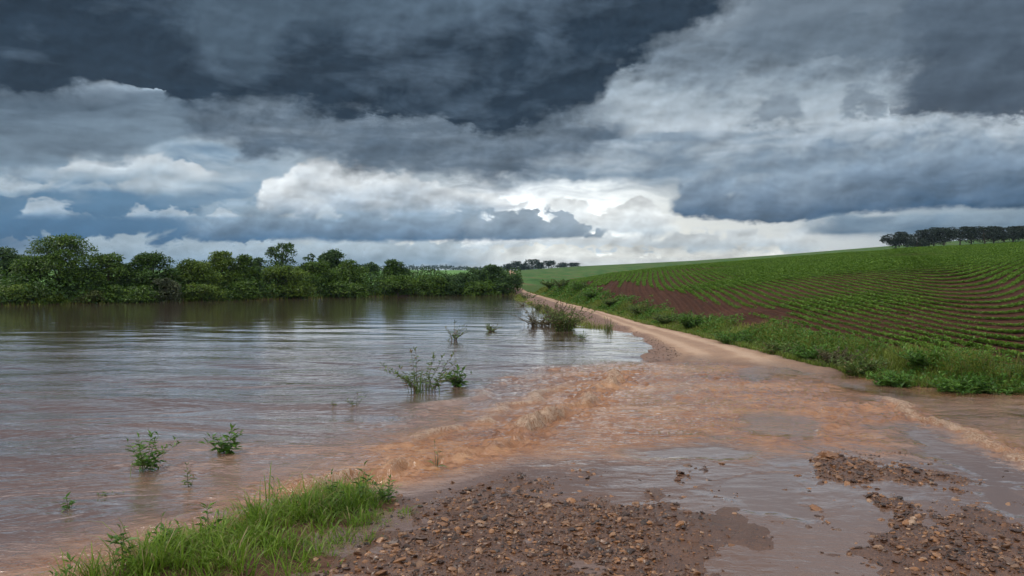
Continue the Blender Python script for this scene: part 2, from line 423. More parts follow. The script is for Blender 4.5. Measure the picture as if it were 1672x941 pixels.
def land(x, y):
    x, y = np.asarray(x, float), np.asarray(y, float)
    t = x / np.maximum(y, 1.0)
    yc = np.maximum(y, 1.0)
    # --- river bed and far bank
    z = np.full(x.shape, -0.7)
    yb = I(x, BX, BY) + vnoise(x * 0.16, x * 0 + 3.0, 5) * 1.5
    bank = sstep(-0.5, 5.0, y - yb) * 1.35 - 0.75
    z = np.maximum(z, np.where(x < 4, bank, -0.7))
    # --- far land: valley floor, far hill, last ridge
    far = 0.5 + (I(t, FB, FZ) - 0.5) * (1 - (1 - np.clip((y - 140) / 460, 0, 1)) ** 1.7)
    far = np.where(y > 600, far - (far - 1.0) * sstep(600, 950, y), far)
    far = far + np.where(y > 900, 13.5 * sstep(950, 1500, y) - 8 * sstep(1600, 2600, y), 0)
    # --- near field on its hill
    v = x - I(yc, VY, VX)
    nf = near_field(t, yc) * sstep(-0.1, 2.2, v)
    nf = nf + vnoise(x * 0.9, y * 0.9, 41) * 0.05 * sstep(0, 1, v) * sstep(4, 1.5, v)
    drop = crest_z(t) - (crest_z(t) - 0.4) * sstep(112, 200, y)
    nf = np.where(y > 112, np.minimum(nf, drop), nf)
    m_far = sstep(105, 150, y)
    zr = np.where(y > 112, np.maximum(nf, far * m_far), nf)
    zl = np.where(y > yb + 2, z + (far - z) * m_far, z)
    # --- road embankment
    sh = I(yc, SY, SX)
    dl, sl, _ = line_d(x, y, ridge_l); dr, sr, _ = line_d(x, y, ridge_r)
    n1 = fbm(x * 0.9, y * 0.9, 11, 4, 0.55); n2 = fbm(x * 3.2, y * 2.6, 23, 4, 0.62)
    road = -0.075 + n1 * 0.02
    film = sstep(11.6, 9.4, y + n1 * 1.0)                  # thin film of water near the viewer
    road = road + film * (0.060 + n1 * 0.016 + n2 * 0.013)
    g, hz = gmask(x, y)
    road = road + hz * (0.78 + n2 * 1.15 + n1 * 0.5)
    road = road + 0.02 * sstep(-0.3, 0.5, poly_sd(x, y, mud)) + n2 * 0.004
    # two wheel tracks pressed into the near road
    for tx in (1.75, 3.35):
        road = road - 0.012 * np.exp(-((x - tx - 0.02 * y) / 0.22) ** 2) * film
    dry = sstep(-0.6, 3.2, y - DRY(x) + n1 * 1.6)
    road = road + dry * (0.15 + n1 * 0.03 + 0.1 * sstep(26, 45, y))
    far_road = sstep(95, 130, y)
    # left slope of the embankment
    d_left = np.where(y < 21.5, np.where(sl > 0, dl, -dl), x - sh + vnoise(y * 0.9, y * 0 + 7, 61) * 0.25)
    d_left = np.where(y < 9.2, np.maximum(d_left, np.where(sl > 0, dl, d_left)), d_left)
    wl = I(y, [12, 24, 36], [0.5, 0.7, 1.0])
    e = sstep(-wl, wl * 0.6, d_left)
    road_w = -0.7 + (road + 0.7) * e
    dry_l = sstep(-0.9, 1.3, d_left)
    road_w = np.where(y > 24, -0.5 + dry_l * (0.5 + road) , road_w)
    # right ditch
    d_r = np.where(sr < 0, -dr, dr)                        # + = right of the rapids
    ditch = sstep(-0.1, 0.6, d_r) * np.where(y < 16.5, 1, sstep(19, 16.5, y))
    ditch = ditch * np.where(x > 3, 1, 0)
    road_w = road_w - ditch * 0.35
    # combine: river | road | verge and field
    on_road = sstep(-0.35, 0.0, -v)
    zz = np.where(v < 0, np.maximum(zl, road_w), np.maximum(zr, road_w * on_road - 5 * (1 - on_road)))
    # grass clump in front
    cl = sstep(-0.25, 0.7, poly_sd(x, y, clump) + n1 * 0.15)
    zz = np.maximum(zz, -0.12 + cl * (0.15 + 0.04 * n1))
    return zz

def phi(x, y):
    """across-the-rows coordinate of the contour-sown field"""
    a = -0.98 * (x - 10) + 0.20 * (y - 58) + 1.3
    c = -0.995 * (x - 10) + 0.06 * (y - 58) + 1.3
    b = 0.77 * (x - 22) - 0.638 * (y - 45) - 14.0
    k = 0.55
    m = np.maximum(np.maximum(a, b), c)
    return m + np.log(np.exp(k * (a - m)) + np.exp(k * (b - m)) + np.exp(k * (c - m))) / k + 0.45 * vnoise(x * 0.06, y * 0.06, 31)
ROW = 0.50
def bare(x, y):
    """bare ploughed soil at the low corner of the field"""
    t = x / np.maximum(y, 1); s = (y - I(t, TB, YE))
    v = x - I(y, VY, VX)
    n = fbm(x * 0.12, y * 0.12, 47, 3)
    lim = I(t, (np.array([930, 960, 1000, 1060, 1130, 1220, 1330, 1450]) - CX) / FPX, [8, 25, 25, 17, 10, 6.5, 3.5, 0.6])
    return sstep(2.2, -1.5, s - lim + n * 5.5)
# ------------------------------------------------------------------ materials
def newmat(name):
    m = bpy.data.materials.new(name); m.use_nodes = True
    nt = m.node_tree; nt.nodes.clear()
    o = nt.nodes.new('ShaderNodeOutputMaterial')
    p = nt.nodes.new('ShaderNodeBsdfPrincipled')
    nt.links.new(p.outputs[0], o.inputs[0])
    return m, nt, p, o
def setv(nt, sock, v):
    if isinstance(v, X): nt.links.new(v.s, sock)
    elif isinstance(v, bpy.types.NodeSocket): nt.links.new(v, sock)
    else: sock.default_value = v
def attr(nt, name):
    n = nt.nodes.new('ShaderNodeAttribute'); n.attribute_name = name
    return X(nt, n.outputs['Fac'])
def pos(nt):
    n = nt.nodes.new('ShaderNodeNewGeometry')
    s = nt.nodes.new('ShaderNodeSeparateXYZ'); nt.links.new(n.outputs['Position'], s.inputs[0])
    return n.outputs['Position'], X(nt, s.outputs[0]), X(nt, s.outputs[1]), X(nt, s.outputs[2]), n
def bump(nt, p, h, strength, dist, prev=None):
    b = nt.nodes.new('ShaderNodeBump'); b.inputs['Strength'].default_value = strength; b.inputs['Distance'].default_value = dist
    setv(nt, b.inputs['Height'], h)
    if prev is not None: nt.links.new(prev, b.inputs['Normal'])
    if p is not None: nt.links.new(b.outputs[0], p.inputs['Normal'])
    return b.outputs[0]
def lin(r, g, b): return (r, g, b, 1.0)

def mat_road():
    m, nt, p, o = newmat('dirt_road'); P, x, y, z, g = pos(nt)
    n1 = noise(nt, P, 0.8, 6, 0.6, dim='3D'); n2 = noise(nt, P, 9, 5, 0.65, dim='3D'); n3 = noise(nt, P, 45, 3, 0.6, dim='3D')
    dryc = ramp(nt, (n1 * 0.5 + n2 * 0.5).clamp(), [(0.3, lin(.24, .132, .080)), (0.5, lin(.355, .21, .130)), (0.7, lin(.47, .31, .205))])
    u = attr(nt, 'across') + (n1 - 0.5) * 0.22
    rut = ((u - 0.27).abs().map(0.13, 0.03) + (u - 0.73).abs().map(0.13, 0.03)).clamp()
    dryc = mixc(nt, rut * 0.75, dryc, lin(.47, .31, .21))
    dryc = mixc(nt, (u - 0.5).abs().map(0.05, 0.14, 0.5, 0.0) * n2.map(0.4, 0.6), dryc, lin(.19, .11, .075))
    dryc = mixc(nt, (u - 0.5).abs().map(0.36, 0.5) * 0.7, dryc, lin(.17, .10, .07))
    dryc = mixc(nt, n3.map(0.60, 0.68) * 0.5, dryc, lin(.16, .09, .06))
    wetc = ramp(nt, (n1 * 0.4 + n2 * 0.6).clamp(), [(0.3, lin(.050, .021, .011)), (0.5, lin(.095, .041, .021)), (0.72, lin(.155, .072, .037))])
    grit = noise(nt, P, 110, 2, 0.6, dim='3D')
    wetc = mixc(nt, grit.map(0.56, 0.66) * 0.6, wetc, lin(.30, .15, .075))
    wetc = mixc(nt, grit.map(0.44, 0.36) * 0.7, wetc, lin(.035, .02, .014))
    dry = (attr(nt, 'dryness') + (n2 - 0.5) * 0.6 * attr(nt, 'dryness').map(0.0, 0.3)).clamp()
    shoulder = attr(nt, 'shoulder')
    shc = ramp(nt, n2, [(0.3, lin(.115, .058, .040)), (0.7, lin(.235, .135, .095))])
    c = mixc(nt, dry, wetc, dryc)
    c = mixc(nt, shoulder * 0.92, c, shc)
    setv(nt, p.inputs['Base Color'], c)
    setv(nt, p.inputs['Roughness'], dry.map(0, 1, 0.30, 0.85) + (n2 - 0.5) * 0.25)
    b = bump(nt, None, n2, 0.5, 0.03); bump(nt, p, n3, 0.45, 0.012, b)
    return m

def mat_soil_bank():
    m, nt, p, o = newmat('bank_soil'); P, x, y, z, g = pos(nt)
    n1 = noise(nt, P, 0.5, 6, 0.6, dim='3D'); n2 = noise(nt, P, 6, 5, 0.6, dim='3D')
    soil = ramp(nt, n2, [(0.3, lin(.07, .035, .022)), (0.7, lin(.17, .09, .06))])
    grass = ramp(nt, n2, [(0.3, lin(.03, .055, .012)), (0.7, lin(.075, .12, .025))])
    c = mixc(nt, (z + (n1 - 0.5) * 0.12).map(0.03, 0.16), soil, grass)
    p.inputs['Specular IOR Level'].default_value = 0.1
    setv(nt, p.inputs['Base Color'], c); p.inputs['Roughness'].default_value = 0.8
    bump(nt, p, n2, 0.6, 0.08)
    return m

def mat_field():
    m, nt, p, o = newmat('ploughed_field'); P, x, y, z, g = pos(nt)
    n1 = noise(nt, P, 0.35, 5, 0.6, dim='3D'); n2 = noise(nt, P, 5, 6, 0.65, dim='3D')
    ph = attr(nt, 'phi')
    row = (ph * (2 * math.pi / ROW))._m('COSINE') * 0.5 + 0.5
    soil = ramp(nt, (n2 * 0.7 + n1 * 0.3), [(0.32, lin(.034, .014, .009)), (0.5, lin(.068, .029, .018)), (0.7, lin(.12, .055, .035))])
    green = ramp(nt, n2, [(0.3, lin(.03, .075, .010)), (0.7, lin(.07, .15, .02))])
    # seedling cover runs together with distance up the slope
    cover = attr(nt, 'crop') * row.map(0.45, 0.8) * y.map(50, 95, 0.0, 0.75)
    setv(nt, p.inputs['Base Color'], mixc(nt, cover, soil, green)); p.inputs['Roughness'].default_value = 0.95; p.inputs['Specular IOR Level'].default_value = 0.08
    b = bump(nt, None, row, 0.9, 0.16); bump(nt, p, n2, 0.8, 0.08, b)
    return m

def mat_hills():
    m, nt, p, o = newmat('far_farmland'); P, x, y, z, g = pos(nt)
    n1 = noise(nt, P, 0.012, 4, 0.5, dim='3D'); n2 = noise(nt, vec(nt, x * 1.0, y * 0.12), 0.30, 5, 0.6)
    rows = ((x * 0.985 + y * 0.17) * (2 * math.pi / 5.2) + n1 * 6.0)._m('SINE') * 0.5 + 0.5
    g1 = ramp(nt, (n2 * 0.8 + n1 * 0.2), [(0.3, lin(.035, .085, .022)), (0.7, lin(.085, .16, .045))])
    soil = lin(.13, .085, .045)
    c = mixc(nt, rows.map(0.55, 1.0) * n2.map(0.40, 0.60) * 0.85, g1, soil)
    lightg = ramp(nt, n1, [(0.3, lin(.09, .19, .05)), (0.7, lin(.14, .25, .08))])
    c = mixc(nt, x.map(-2.0, -14.0), c, lightg)
    track = attr(nt, 'track')
    c = mixc(nt, track, c, lin(.46, .28, .20))
    setv(nt, p.inputs['Base Color'], c); p.inputs['Roughness'].default_value = 0.95; p.inputs['Specular IOR Level'].default_value = 0.08
    return m

def mat_water():
    m, nt, p, o = newmat('flood_water'); P, x, y, z, g = pos(nt)
    silt, calm, foam = attr(nt, 'silt'), attr(nt, 'calm'), attr(nt, 'foam')
    n0 = noise(nt, vec(nt, x * 0.35, y), 0.22, 5, 0.6, 0.4); n1 = noise(nt, P, 1.6, 6, 0.6, 0.6, dim='3D')
    deep = ramp(nt, n0, [(0.3, lin(.165, .100, .080)), (0.7, lin(.235, .145, .112))])
    nf = noise(nt, vec(nt, x * 0.75 + y * 0.2, y * 1.15 - x * 0.15), 2.6, 7, 0.68, 1.0)
    nl = noise(nt, vec(nt, x * 0.35 + y * 0.12, y * 0.9), 0.8, 3, 0.5)
    orange = ramp(nt, nf * 0.6 + nl * 0.4, [(0.32, lin(.168, .060, .019)), (0.5, lin(.300, .120, .040)), (0.66, lin(.42, .205, .085))])
    filmc = lin(.185, .118, .092)
    c = mixc(nt, (silt + (n1 - 0.5) * 0.5 * silt.map(0.02, 0.3)).clamp(), deep, orange)
    c = mixc(nt, calm, c, filmc)
    # broken froth on the rapids
    fn = noise(nt, vec(nt, x * 1.3 + y * 0.9, y * 0.8 - x * 0.5), 9.0, 7, 0.72, 1.6)
    fr = 1.0 - ((fn - 0.5).abs() * 9.0)
    fm = (fr - 1.15 + foam * 0.9 + (n1 - 0.5) * 0.8).map(0.0, 0.45) * foam.map(0.05, 0.3)
    c = mixc(nt, foam.map(0.3, 1.0) * 0.35, c, lin(.36, .175, .08))  # crest translucency painted in as a paler orange base
    c = mixc(nt, fm * 0.65, c, lin(.62, .46, .34))
    setv(nt, p.inputs['Base Color'], c)
    setv(nt, p.inputs['Roughness'], fm * 0.5 + 0.045)
    setv(nt, p.inputs['IOR'], 1.52 - silt * 0.13)
    setv(nt, p.inputs['Coat Weight'], (0.9 - silt * 0.72 - fm * 0.2).clamp()); p.inputs['Coat IOR'].default_value = 1.5; p.inputs['Coat Roughness'].default_value = 0.03
    # wavelets: long lazy ones, wind ripples, and small chop where the stream runs shallow
    wv1 = noise(nt, vec(nt, x * 0.45 - y * 0.10, y * 1.15), 0.62, 4, 0.55, 0.5)
    wv2 = noise(nt, vec(nt, x * 0.8 + y * 0.25, y * 1.3), 2.6, 4, 0.6, 0.6)
    wv3 = noise(nt, vec(nt, x + y * 0.2, y * 1.2), 9.0, 3, 0.6, 0.5)
    a = 1.0 - calm * 0.90
    far_ = y.map(9, 42, 0.85, 0.12) + y.map(48, 85, 0.0, 0.34)
    b = bump(nt, None, wv1 * (a * far_), 1.0, 0.10)
    b = bump(nt, None, wv2 * (a * far_ * (silt * 1.2 + 0.8)), 1.0, 0.018, b)
    bump(nt, p, wv3 * (a * (silt * 3.4 + 0.7) * y.map(8, 40, 1.0, 0.25)), 1.0, 0.0045, b)
    bump(nt, p, fn * foam, 1.0, 0.05, p.inputs['Normal'].links[0].from_socket)
    nt.links.new(p.inputs['Normal'].links[0].from_socket, p.inputs['Coat Normal'])
    return m

def mat_leaf(name, dark, mid_, light_, trans=0.3, rough=0.45, hue=0.0, dead=None):
    m, nt, p, o = newmat(name); P, x, y, z, g = pos(nt)
    rnd = X(nt, g.outputs['Random Per Island'])
    n1 = noise(nt, P, 0.9, 2, 0.5, dim='3D')
    f = (rnd * 0.7 + (n1 - 0.5) * 1.1 + 0.14).clamp()
    stops = [(0.0, lin(*dark)), (0.5, lin(*mid_)), (1.0, lin(*light_))]
    c = ramp(nt, f, stops)
    if dead: c = mixc(nt, rnd.map(0.90, 0.93), c, lin(*dead))
    setv(nt, p.inputs['Base Color'], c); p.inputs['Roughness'].default_value = rough
    p.inputs['Specular IOR Level'].default_value = 0.16
    t = nt.nodes.new('ShaderNodeBsdfTranslucent'); nt.links.new(c, t.inputs[0])
    mx = nt.nodes.new('ShaderNodeMixShader'); mx.inputs[0].default_value = trans
    nt.links.new(p.outputs[0], mx.inputs[1]); nt.links.new(t.outputs[0], mx.inputs[2]); nt.links.new(mx.outputs[0], o.inputs[0])
    return m

def mat_bark(name, a, b_):
    m, nt, p, o = newmat(name); P, x, y, z, g = pos(nt)
    n2 = noise(nt, vec(nt, x * 6, z * 1.5), 2.0, 5, 0.65)
    setv(nt, p.inputs['Base Color'], ramp(nt, n2, [(0.3, lin(*a)), (0.7, lin(*b_))])); p.inputs['Roughness'].default_value = 0.85
    bump(nt, p, n2, 0.6, 0.03)
    return m

def mat_stone():
    m, nt, p, o = newmat('wet_stone'); P, x, y, z, g = pos(nt)
    rnd = X(nt, g.outputs['Random Per Island'])
    n2 = noise(nt, P, 30, 4, 0.6, dim='3D')
    c = ramp(nt, rnd, [(0.0, lin(.018, .009, .006)), (0.25, lin(.055, .025, .015)), (0.5, lin(.14, .060, .028)), (0.68, lin(.34, .15, .055)), (0.86, lin(.11, .065, .045)), (0.96, lin(.32, .165, .08)), (1.0, lin(.40, .26, .17))])
    c = mixc(nt, n2.map(0.35, 0.7) * 0.5, c, lin(.09, .05, .035))
    setv(nt, p.inputs['Base Color'], c); setv(nt, p.inputs['Roughness'], n2.map(0.3, 0.7, 0.25, 0.55)); p.inputs['Specular IOR Level'].default_value = 0.4
    bump(nt, p, n2, 0.4, 0.01)
    return m

M = dict(road=mat_road(), bank=mat_soil_bank(), field=mat_field(), hills=mat_hills(), water=mat_water(), stone=mat_stone(),
         bark=mat_bark('bark_brown', (.03, .02, .014), (.09, .065, .045)), bark_pale=mat_bark('bark_grey', (.08, .065, .05), (.2, .165, .13)),
         leaf_dark=mat_leaf('leaves_dark_green', (0.017, 0.040, 0.009), (0.047, 0.100, 0.016), (0.095, 0.165, 0.027)),
         leaf_mid=mat_leaf('leaves_mid_green', (0.022, 0.050, 0.009), (0.072, 0.138, 0.018), (0.150, 0.23, 0.034)),
         leaf_yellow=mat_leaf('leaves_yellow_green', (0.032, 0.064, 0.009), (0.098, 0.160, 0.020), (0.18, 0.25, 0.038)),
         leaf_olive=mat_leaf('leaves_olive', (0.036, 0.048, 0.017), (0.084, 0.104, 0.028), (0.140, 0.161, 0.049)),
         leaf_blue=mat_leaf('leaves_deep_green', (0.022, 0.050, 0.018), (0.055, 0.108, 0.032), (0.105, 0.175, 0.050)),
         leaf_grey=mat_leaf('leaves_grey_green', (0.045, 0.060, 0.030), (0.088, 0.108, 0.055), (0.14, 0.160, 0.085)),
         pine=mat_leaf('pine_needles', (0.008, 0.016, 0.009), (0.016, 0.028, 0.014), (0.030, 0.046, 0.020), 0.1),
         forest=mat_leaf('forest_leaves', (0.010, 0.024, 0.016), (0.020, 0.045, 0.030), (0.035, 0.065, 0.040), 0.1),
         crop=mat_leaf('seedling_leaves', (0.060, 0.130, 0.016), (0.115, 0.215, 0.026), (0.20, 0.31, 0.05), 0.3),
         grass=mat_leaf('lush_grass', (0.058, 0.110, 0.010), (0.130, 0.220, 0.018), (0.235, 0.330, 0.040), 0.35, 0.4, dead=(.30, .24, .11)),
         verge=mat_leaf('verge_grass', (0.068, 0.096, 0.014), (0.165, 0.21, 0.032), (0.28, 0.32, 0.062), 0.3, 0.5, dead=(0.246, 0.189, 0.087)),
         edge=mat_leaf('short_verge_grass', (.07, .115, .016), (.15, .22, .034), (.25, .31, .06), 0.3, 0.5, dead=(.28, .22, .10)),
         weed=mat_leaf('weed_leaves', (0.039, 0.098, 0.016), (0.085, 0.182, 0.029), (0.156, 0.280, 0.052), 0.35, 0.4),
         weed_olive=mat_leaf('weed_olive_leaves', (0.048, 0.082, 0.022), (0.105, 0.165, 0.040), (0.185, 0.25, 0.070), 0.3, 0.45, dead=(0.216, 0.149, 0.081)),
         weed_brown=mat_leaf('weed_brown_leaves', (0.065, 0.058, 0.026), (0.130, 0.117, 0.058), (0.221, 0.195, 0.117), 0.3, 0.45),
         stem=mat_bark('green_stem', (.05, .06, .02), (.11, .12, .045)), stem_brown=mat_bark('brown_stem', (.05, .035, .02), (.13, .10, .06)))
# ------------------------------------------------------------------ ground sheet (one height field, split where the surface changes)
def axis(lo, hi, step0, step1, g0, g1):
    """even steps inside lo..hi (growing from step0 to step1), geometric growth outside"""
    a = [lo]
    while a[-1] < hi:
        f = (a[-1] - lo) / (hi - lo); a.append(a[-1] + step0 + (step1 - step0) * f)
    return a
xs = axis(-6, 12, 0.06, 0.06, 0, 0)
s = 0.065
while xs[-1] < 2600: s *= 1.062; xs.append(xs[-1] + s)
s = 0.065; left = []
x0 = -6.0
while x0 > -2600: s *= 1.062; x0 -= s; left.append(x0)
xs = np.array(left[::-1] + xs)
ys = [-30, -20, -14, -10, -7, -5, -3.5, -2, -1, 0, 1, 2, 3, 3.5]
yy = 4.0
while yy < 2700: ys.append(yy); yy += max(0.05, yy * 0.0105)
ys = np.array(ys)
GX, GY = np.meshgrid(xs, ys)
GZ = land(GX, GY)
nx_, ny_ = len(xs), len(ys)
vcx = (GX[:-1, :-1] + GX[1:, 1:]) / 2; vcy = (GY[:-1, :-1] + GY[1:, 1:]) / 2
v_ = vcx - I(np.maximum(vcy, 1), VY, VX)
tcl = vcx / np.maximum(vcy, 1)
sd_l, ss_l, _ = line_d(vcx, vcy, ridge_l)
in_road_left = np.where(vcy < 21.5, (ss_l > 0) | (sd_l < 0.3), vcx > I(vcy, SY, SX) - 0.2)
is_hill = vcy > 150
is_road = (v_ < 0.05) & in_road_left & (vcy < 135) & (poly_sd(vcx, vcy, clump) < 0.0) & ~is_hill & (vcx > -3)
is_road &= (vcy > 15) | (vcx < 9)
is_field = (v_ > np.interp(vcy, [30, 40], [1.7, 1.5])) & (vcy > I(tcl, TB, YE) - 0.5) & (tcl > (925 - CX) / FPX) & ~is_hill
is_bank = ~(is_road | is_field | is_hill)
idg = np.arange(nx_ * ny_).reshape(ny_, nx_)
quads = np.stack([idg[:-1, :-1], idg[:-1, 1:], idg[1:, 1:], idg[1:, :-1]], -1)
VG = np.stack([GX, GY, GZ], -1).reshape(-1, 3)
shoulder = (sstep(0.35, -0.25, GX - I(GY, TY, TX) + vnoise(GX * 0 + 2, GY * 0.8, 9) * 0.3) * sstep(21, 24, GY)).ravel()
tl = np.abs(GX - I(GY, [140, 180, 300, 600], [0.9, 0.6, 0.0, -2.0])); track = (sstep(1.5, 0.9, tl) * (GY > 140)).ravel()
dryness = sstep(-0.2, 4.0, GY - DRY(GX) + fbm(GX * 0.9, GY * 0.9, 11, 4) * 1.6).ravel()
across = ((GX - I(GY, TY, TX)) / np.maximum(I(GY, VY, VX) - I(GY, TY, TX), 0.5)).ravel()
cropd = (1 - bare(GX, np.maximum(GY, 1))).ravel()
ph_ = phi(GX, GY).ravel()
def piece(name, mask, mat, attrs):
    q = quads[mask]; used = np.unique(q); rm = np.full(len(VG), -1); rm[used] = np.arange(len(used))
    return mesh_np(name, VG[used], [rm[q]], mat, attrs={k: a[used] for k, a in attrs.items()})
tag(piece('dirt_road', is_road, M['road'], {'shoulder': shoulder, 'dryness': dryness, 'across': across}), 'reddish dirt road running from the flooded foreground towards the hill', 'dirt road', kind='structure')
tag(piece('field', is_field, M['field'], {'phi': ph_, 'crop': cropd}), 'red ploughed soil of the sloping crop field right of the road', 'field', kind='structure')
tag(piece('hills', is_hill, M['hills'], {'track': track}), 'distant green farmland rising to the horizon', 'hills', kind='structure')
tag(piece('ground', is_bank, M['bank'], {}), 'grassy river banks and roadside verge soil', 'ground', kind='structure')

# ------------------------------------------------------------------ flood water
wx = axis(-9, 11, 0.047, 0.047, 0, 0)
s = 0.05
while wx[-1] < 60: s *= 1.09; wx.append(wx[-1] + s)
s = 0.05; left = []; x0 = -9.0
while x0 > -420: s *= 1.05; x0 -= s; left.append(x0)
wx = np.array(left[::-1] + wx)
wy = [-30, -15, -8, -4, -1, 1, 2.5, 3.5]; yy = 4.0
while yy < 112: wy.append(yy); yy += max(0.034, yy * 0.0048)
wy = np.array(wy)
UX, UY = np.meshgrid(wx, wy)
rng = np.random.default_rng(5)
dl, sl, al = line_d(UX, UY, ridge_l); dr, sr, ar = line_d(UX, UY, ridge_r)
right_of_l = np.where(UY < 21.0, np.where(sl > 0, 1.0, 0.0), (UX > 3.0) * 1.0)
sd = np.where(sl > 0, dl, -dl)            # + on the road side
sdr = np.where(sr > 0, dr, -dr)           # + in the ditch
n_a = fbm(UX * 0.35, UY * 0.35, 3, 3); n_b = fbm(UX * 1.3, UY * 1.3, 8, 4, 0.6)
cross = sstep(-3.4, -0.4, sd + n_a * 1.6) * np.where(UY > 23, sstep(26, 22, UY) , 1)      # silty stream over and off the road
nearw = sstep(11.0, 8.6, UY + 0.5 * n_a)
cross = cross * (1 - nearw * (1 - sstep(-1.5, 0.2, sd)))
film_w = sstep(11.6, 9.6, UY + n_b * 1.1) * sstep(0.3, 1.2, sd) * sstep(0.25, -0.45, sdr)
pud = np.zeros(UX.shape)
for P in (W([(1440, 700), (1500, 692), (1580, 730), (1690, 780), (1690, 880), (1640, 850), (1560, 780)]), W([(1040, 735), (1180, 715), (1240, 740), (1180, 752), (1060, 750)]),
          W([(1120, 800), (1200, 770), (1330, 770), (1335, 850), (1200, 850)])):
    pud = np.maximum(pud, sstep(-0.4, 0.25, poly_sd(UX, UY, P) + n_b * 0.4))
sheen = sstep(0.12, 0.42, fbm((UX * 0.426 + UY * 0.905) * 0.45 + 7, (UX * 0.905 - UY * 0.426) * 0.7, 133, 3)) * sstep(0.8, 2.2, sd) * cross
calm = np.clip(np.maximum(np.maximum(film_w * 0.85, pud), sheen * 0.62), 0, 1)
silt_r = sstep(0.0, 0.8, sdr) * (UX > 3)
silt = np.clip(cross * (1 - 0.45 * silt_r), 0, 1) * (1 - 0.6 * film_w)
silt = np.maximum(silt, silt_r * 0.5 * (UY < 19))
# waves
hz = np.zeros(UX.shape)
for i in range(22):                        # long lazy waves on the deep water
    th = rng.normal(1.45, 0.35); L = rng.uniform(0.9, 4.0); k = 2 * math.pi / L
    wob = 1.2 * vnoise(UX * 0.12 + i, UY * 0.12, 100 + i)
    hz += 0.0021 * L ** 0.7 * np.sin(k * (UX * math.cos(th) + UY * math.sin(th)) + rng.uniform(0, 6.3) + wob * 2.2)
deepm = np.clip(1 - cross - calm, 0, 1)
res = 0.05 + 0.95 * sstep(52, 12, UY)
hz = hz * (0.35 + 0.65 * deepm) * (1 - calm * 0.94) * res
pp, qq = UX * 0.905 - UY * 0.426, UX * 0.426 + UY * 0.905
pp = pp + 0.25 * n_b
chop = np.abs(fbm(qq * 0.9, pp * 2.6, 51, 4, 0.55)); chop2 = fbm(qq * 3.0, pp * 6.5, 57, 3, 0.55)
ditch_w = sstep(0.0, 0.8, sdr) * (UX > 3) * (UY < 19)
patch = 0.35 + 1.0 * sstep(-0.35, 0.35, fbm(qq * 0.28 + 3, pp * 0.5, 141, 3))
hz += (0.062 * (0.35 - chop) + 0.026 * chop2) * patch * cross * (1 - 0.78 * ditch_w) * (1 - calm) * sstep(40, 20, UY)
# standing wave along the left edge: steep face towards the road, broken crest
def rapid(d, arc, side, amp, wid, seed, lo, hi):
    sway = 0.22 * vnoise(arc * 0.9, arc * 0 + 1, seed) + 0.10 * vnoise(arc * 3.1, arc * 0 + 2, seed + 1)
    e = d - sway
    A = amp * (0.72 + 0.55 * vnoise(arc * 0.55, arc * 0 + 5, seed + 2) + 0.5 * vnoise(arc * 2.3, arc * 0 + 6, seed + 3)).clip(0.1, 1.6) * sstep(lo, lo + 1.2, arc) * sstep(hi, hi - 1.5, arc)
    crest = np.where(e > 0, np.exp(-(e / (wid * 0.45)) ** 2), np.exp(-(e / (wid * 1.3)) ** 2))
    trough = -0.45 * np.exp(-((e - wid * 1.1) / (wid * 0.6)) ** 2)
    rough = np.exp(-(e / (wid * 2.2)) ** 2)
    return A * (crest + trough), A / amp * np.where(e > 0, np.exp(-(e / (wid * 0.8)) ** 2), np.exp(-(e / (wid * 1.6)) ** 2)), rough * sstep(lo, lo + 1.2, arc) * sstep(hi, hi - 1.5, arc)
L0 = np.hypot(*np.diff(ridge_l[:3], axis=0).T).sum(); Ll = np.hypot(*np.diff(ridge_l, axis=0).T).sum(); Lr = np.hypot(*np.diff(ridge_r, axis=0).T).sum()
r1, f1, q1 = rapid(sd, al, sl, 0.095, 0.17, 201, L0 + 0.3, Ll + 0.5)
r2, f2, q2 = rapid(sdr * -1.0 + 0.05, ar, sr, 0.036, 0.13, 301, 0.0, Lr)
spl = (0.5 - np.abs(fbm(qq * 6.5, pp * 3.6, 77, 4, 0.62)) * 2)
hz += r1 + r2 + (q1 + 0.7 * q2) * 0.10 * spl
# a second, lower line of broken water above the first
sd2 = sd + 1.1 + 0.3 * n_a
r3, f3, q3 = rapid(sd2, al, sl, 0.045, 0.16, 401, L0 + 2.6, Ll - 0.5)
hz += r3 + q3 * 0.02 * spl
foam = np.clip(np.maximum(np.maximum(f1, f2 * 1.0), f3 * 0.8) + 0.22 * cross * (1 - calm) * (1 - film_w) * sstep(-0.2, 0.3, n_b), 0, 1)
hz += calm * 0.0012 * fbm(UX * 3, UY * 4, 91, 3)
sd4 = sd + 2.3 + 0.5 * n_a
r4, f4, q4 = rapid(sd4, al, sl, 0.035, 0.2, 501, L0 + 3.6, Ll - 1.5)
hz += r4 + q4 * 0.02 * spl; foam = np.clip(np.maximum(foam, f4 * 0.45), 0, 1)
for px_, py_ in ((690, 638), (746, 630), (238, 768), (370, 740), (309, 796), (114, 833), (712, 765), (580, 664)):      # ripples round the stems
    q_ = at(px_, py_)
    r_ = np.hypot(UX - q_[0], (UY - q_[1]))
    hz += 0.007 * np.sin(r_ * 22 + 1.5) * np.exp(-r_ / 0.42)
hz = hz * sstep(0.0, 0.06, -land(UX, UY) + 0.06) + 0.0
iw = np.arange(UX.size).reshape(UX.shape)
wq = np.stack([iw[:-1, :-1], iw[:-1, 1:], iw[1:, 1:], iw[1:, :-1]], -1).reshape(-1, 4)
water = mesh_np('water', np.stack([UX, UY, hz], -1).reshape(-1, 3), [wq], M['water'], attrs={'silt': silt.ravel(), 'calm': calm.ravel(), 'foam': foam.ravel()})
tag(water, 'muddy brown flood water covering the river and spilling across the road', 'flood water', kind='structure')
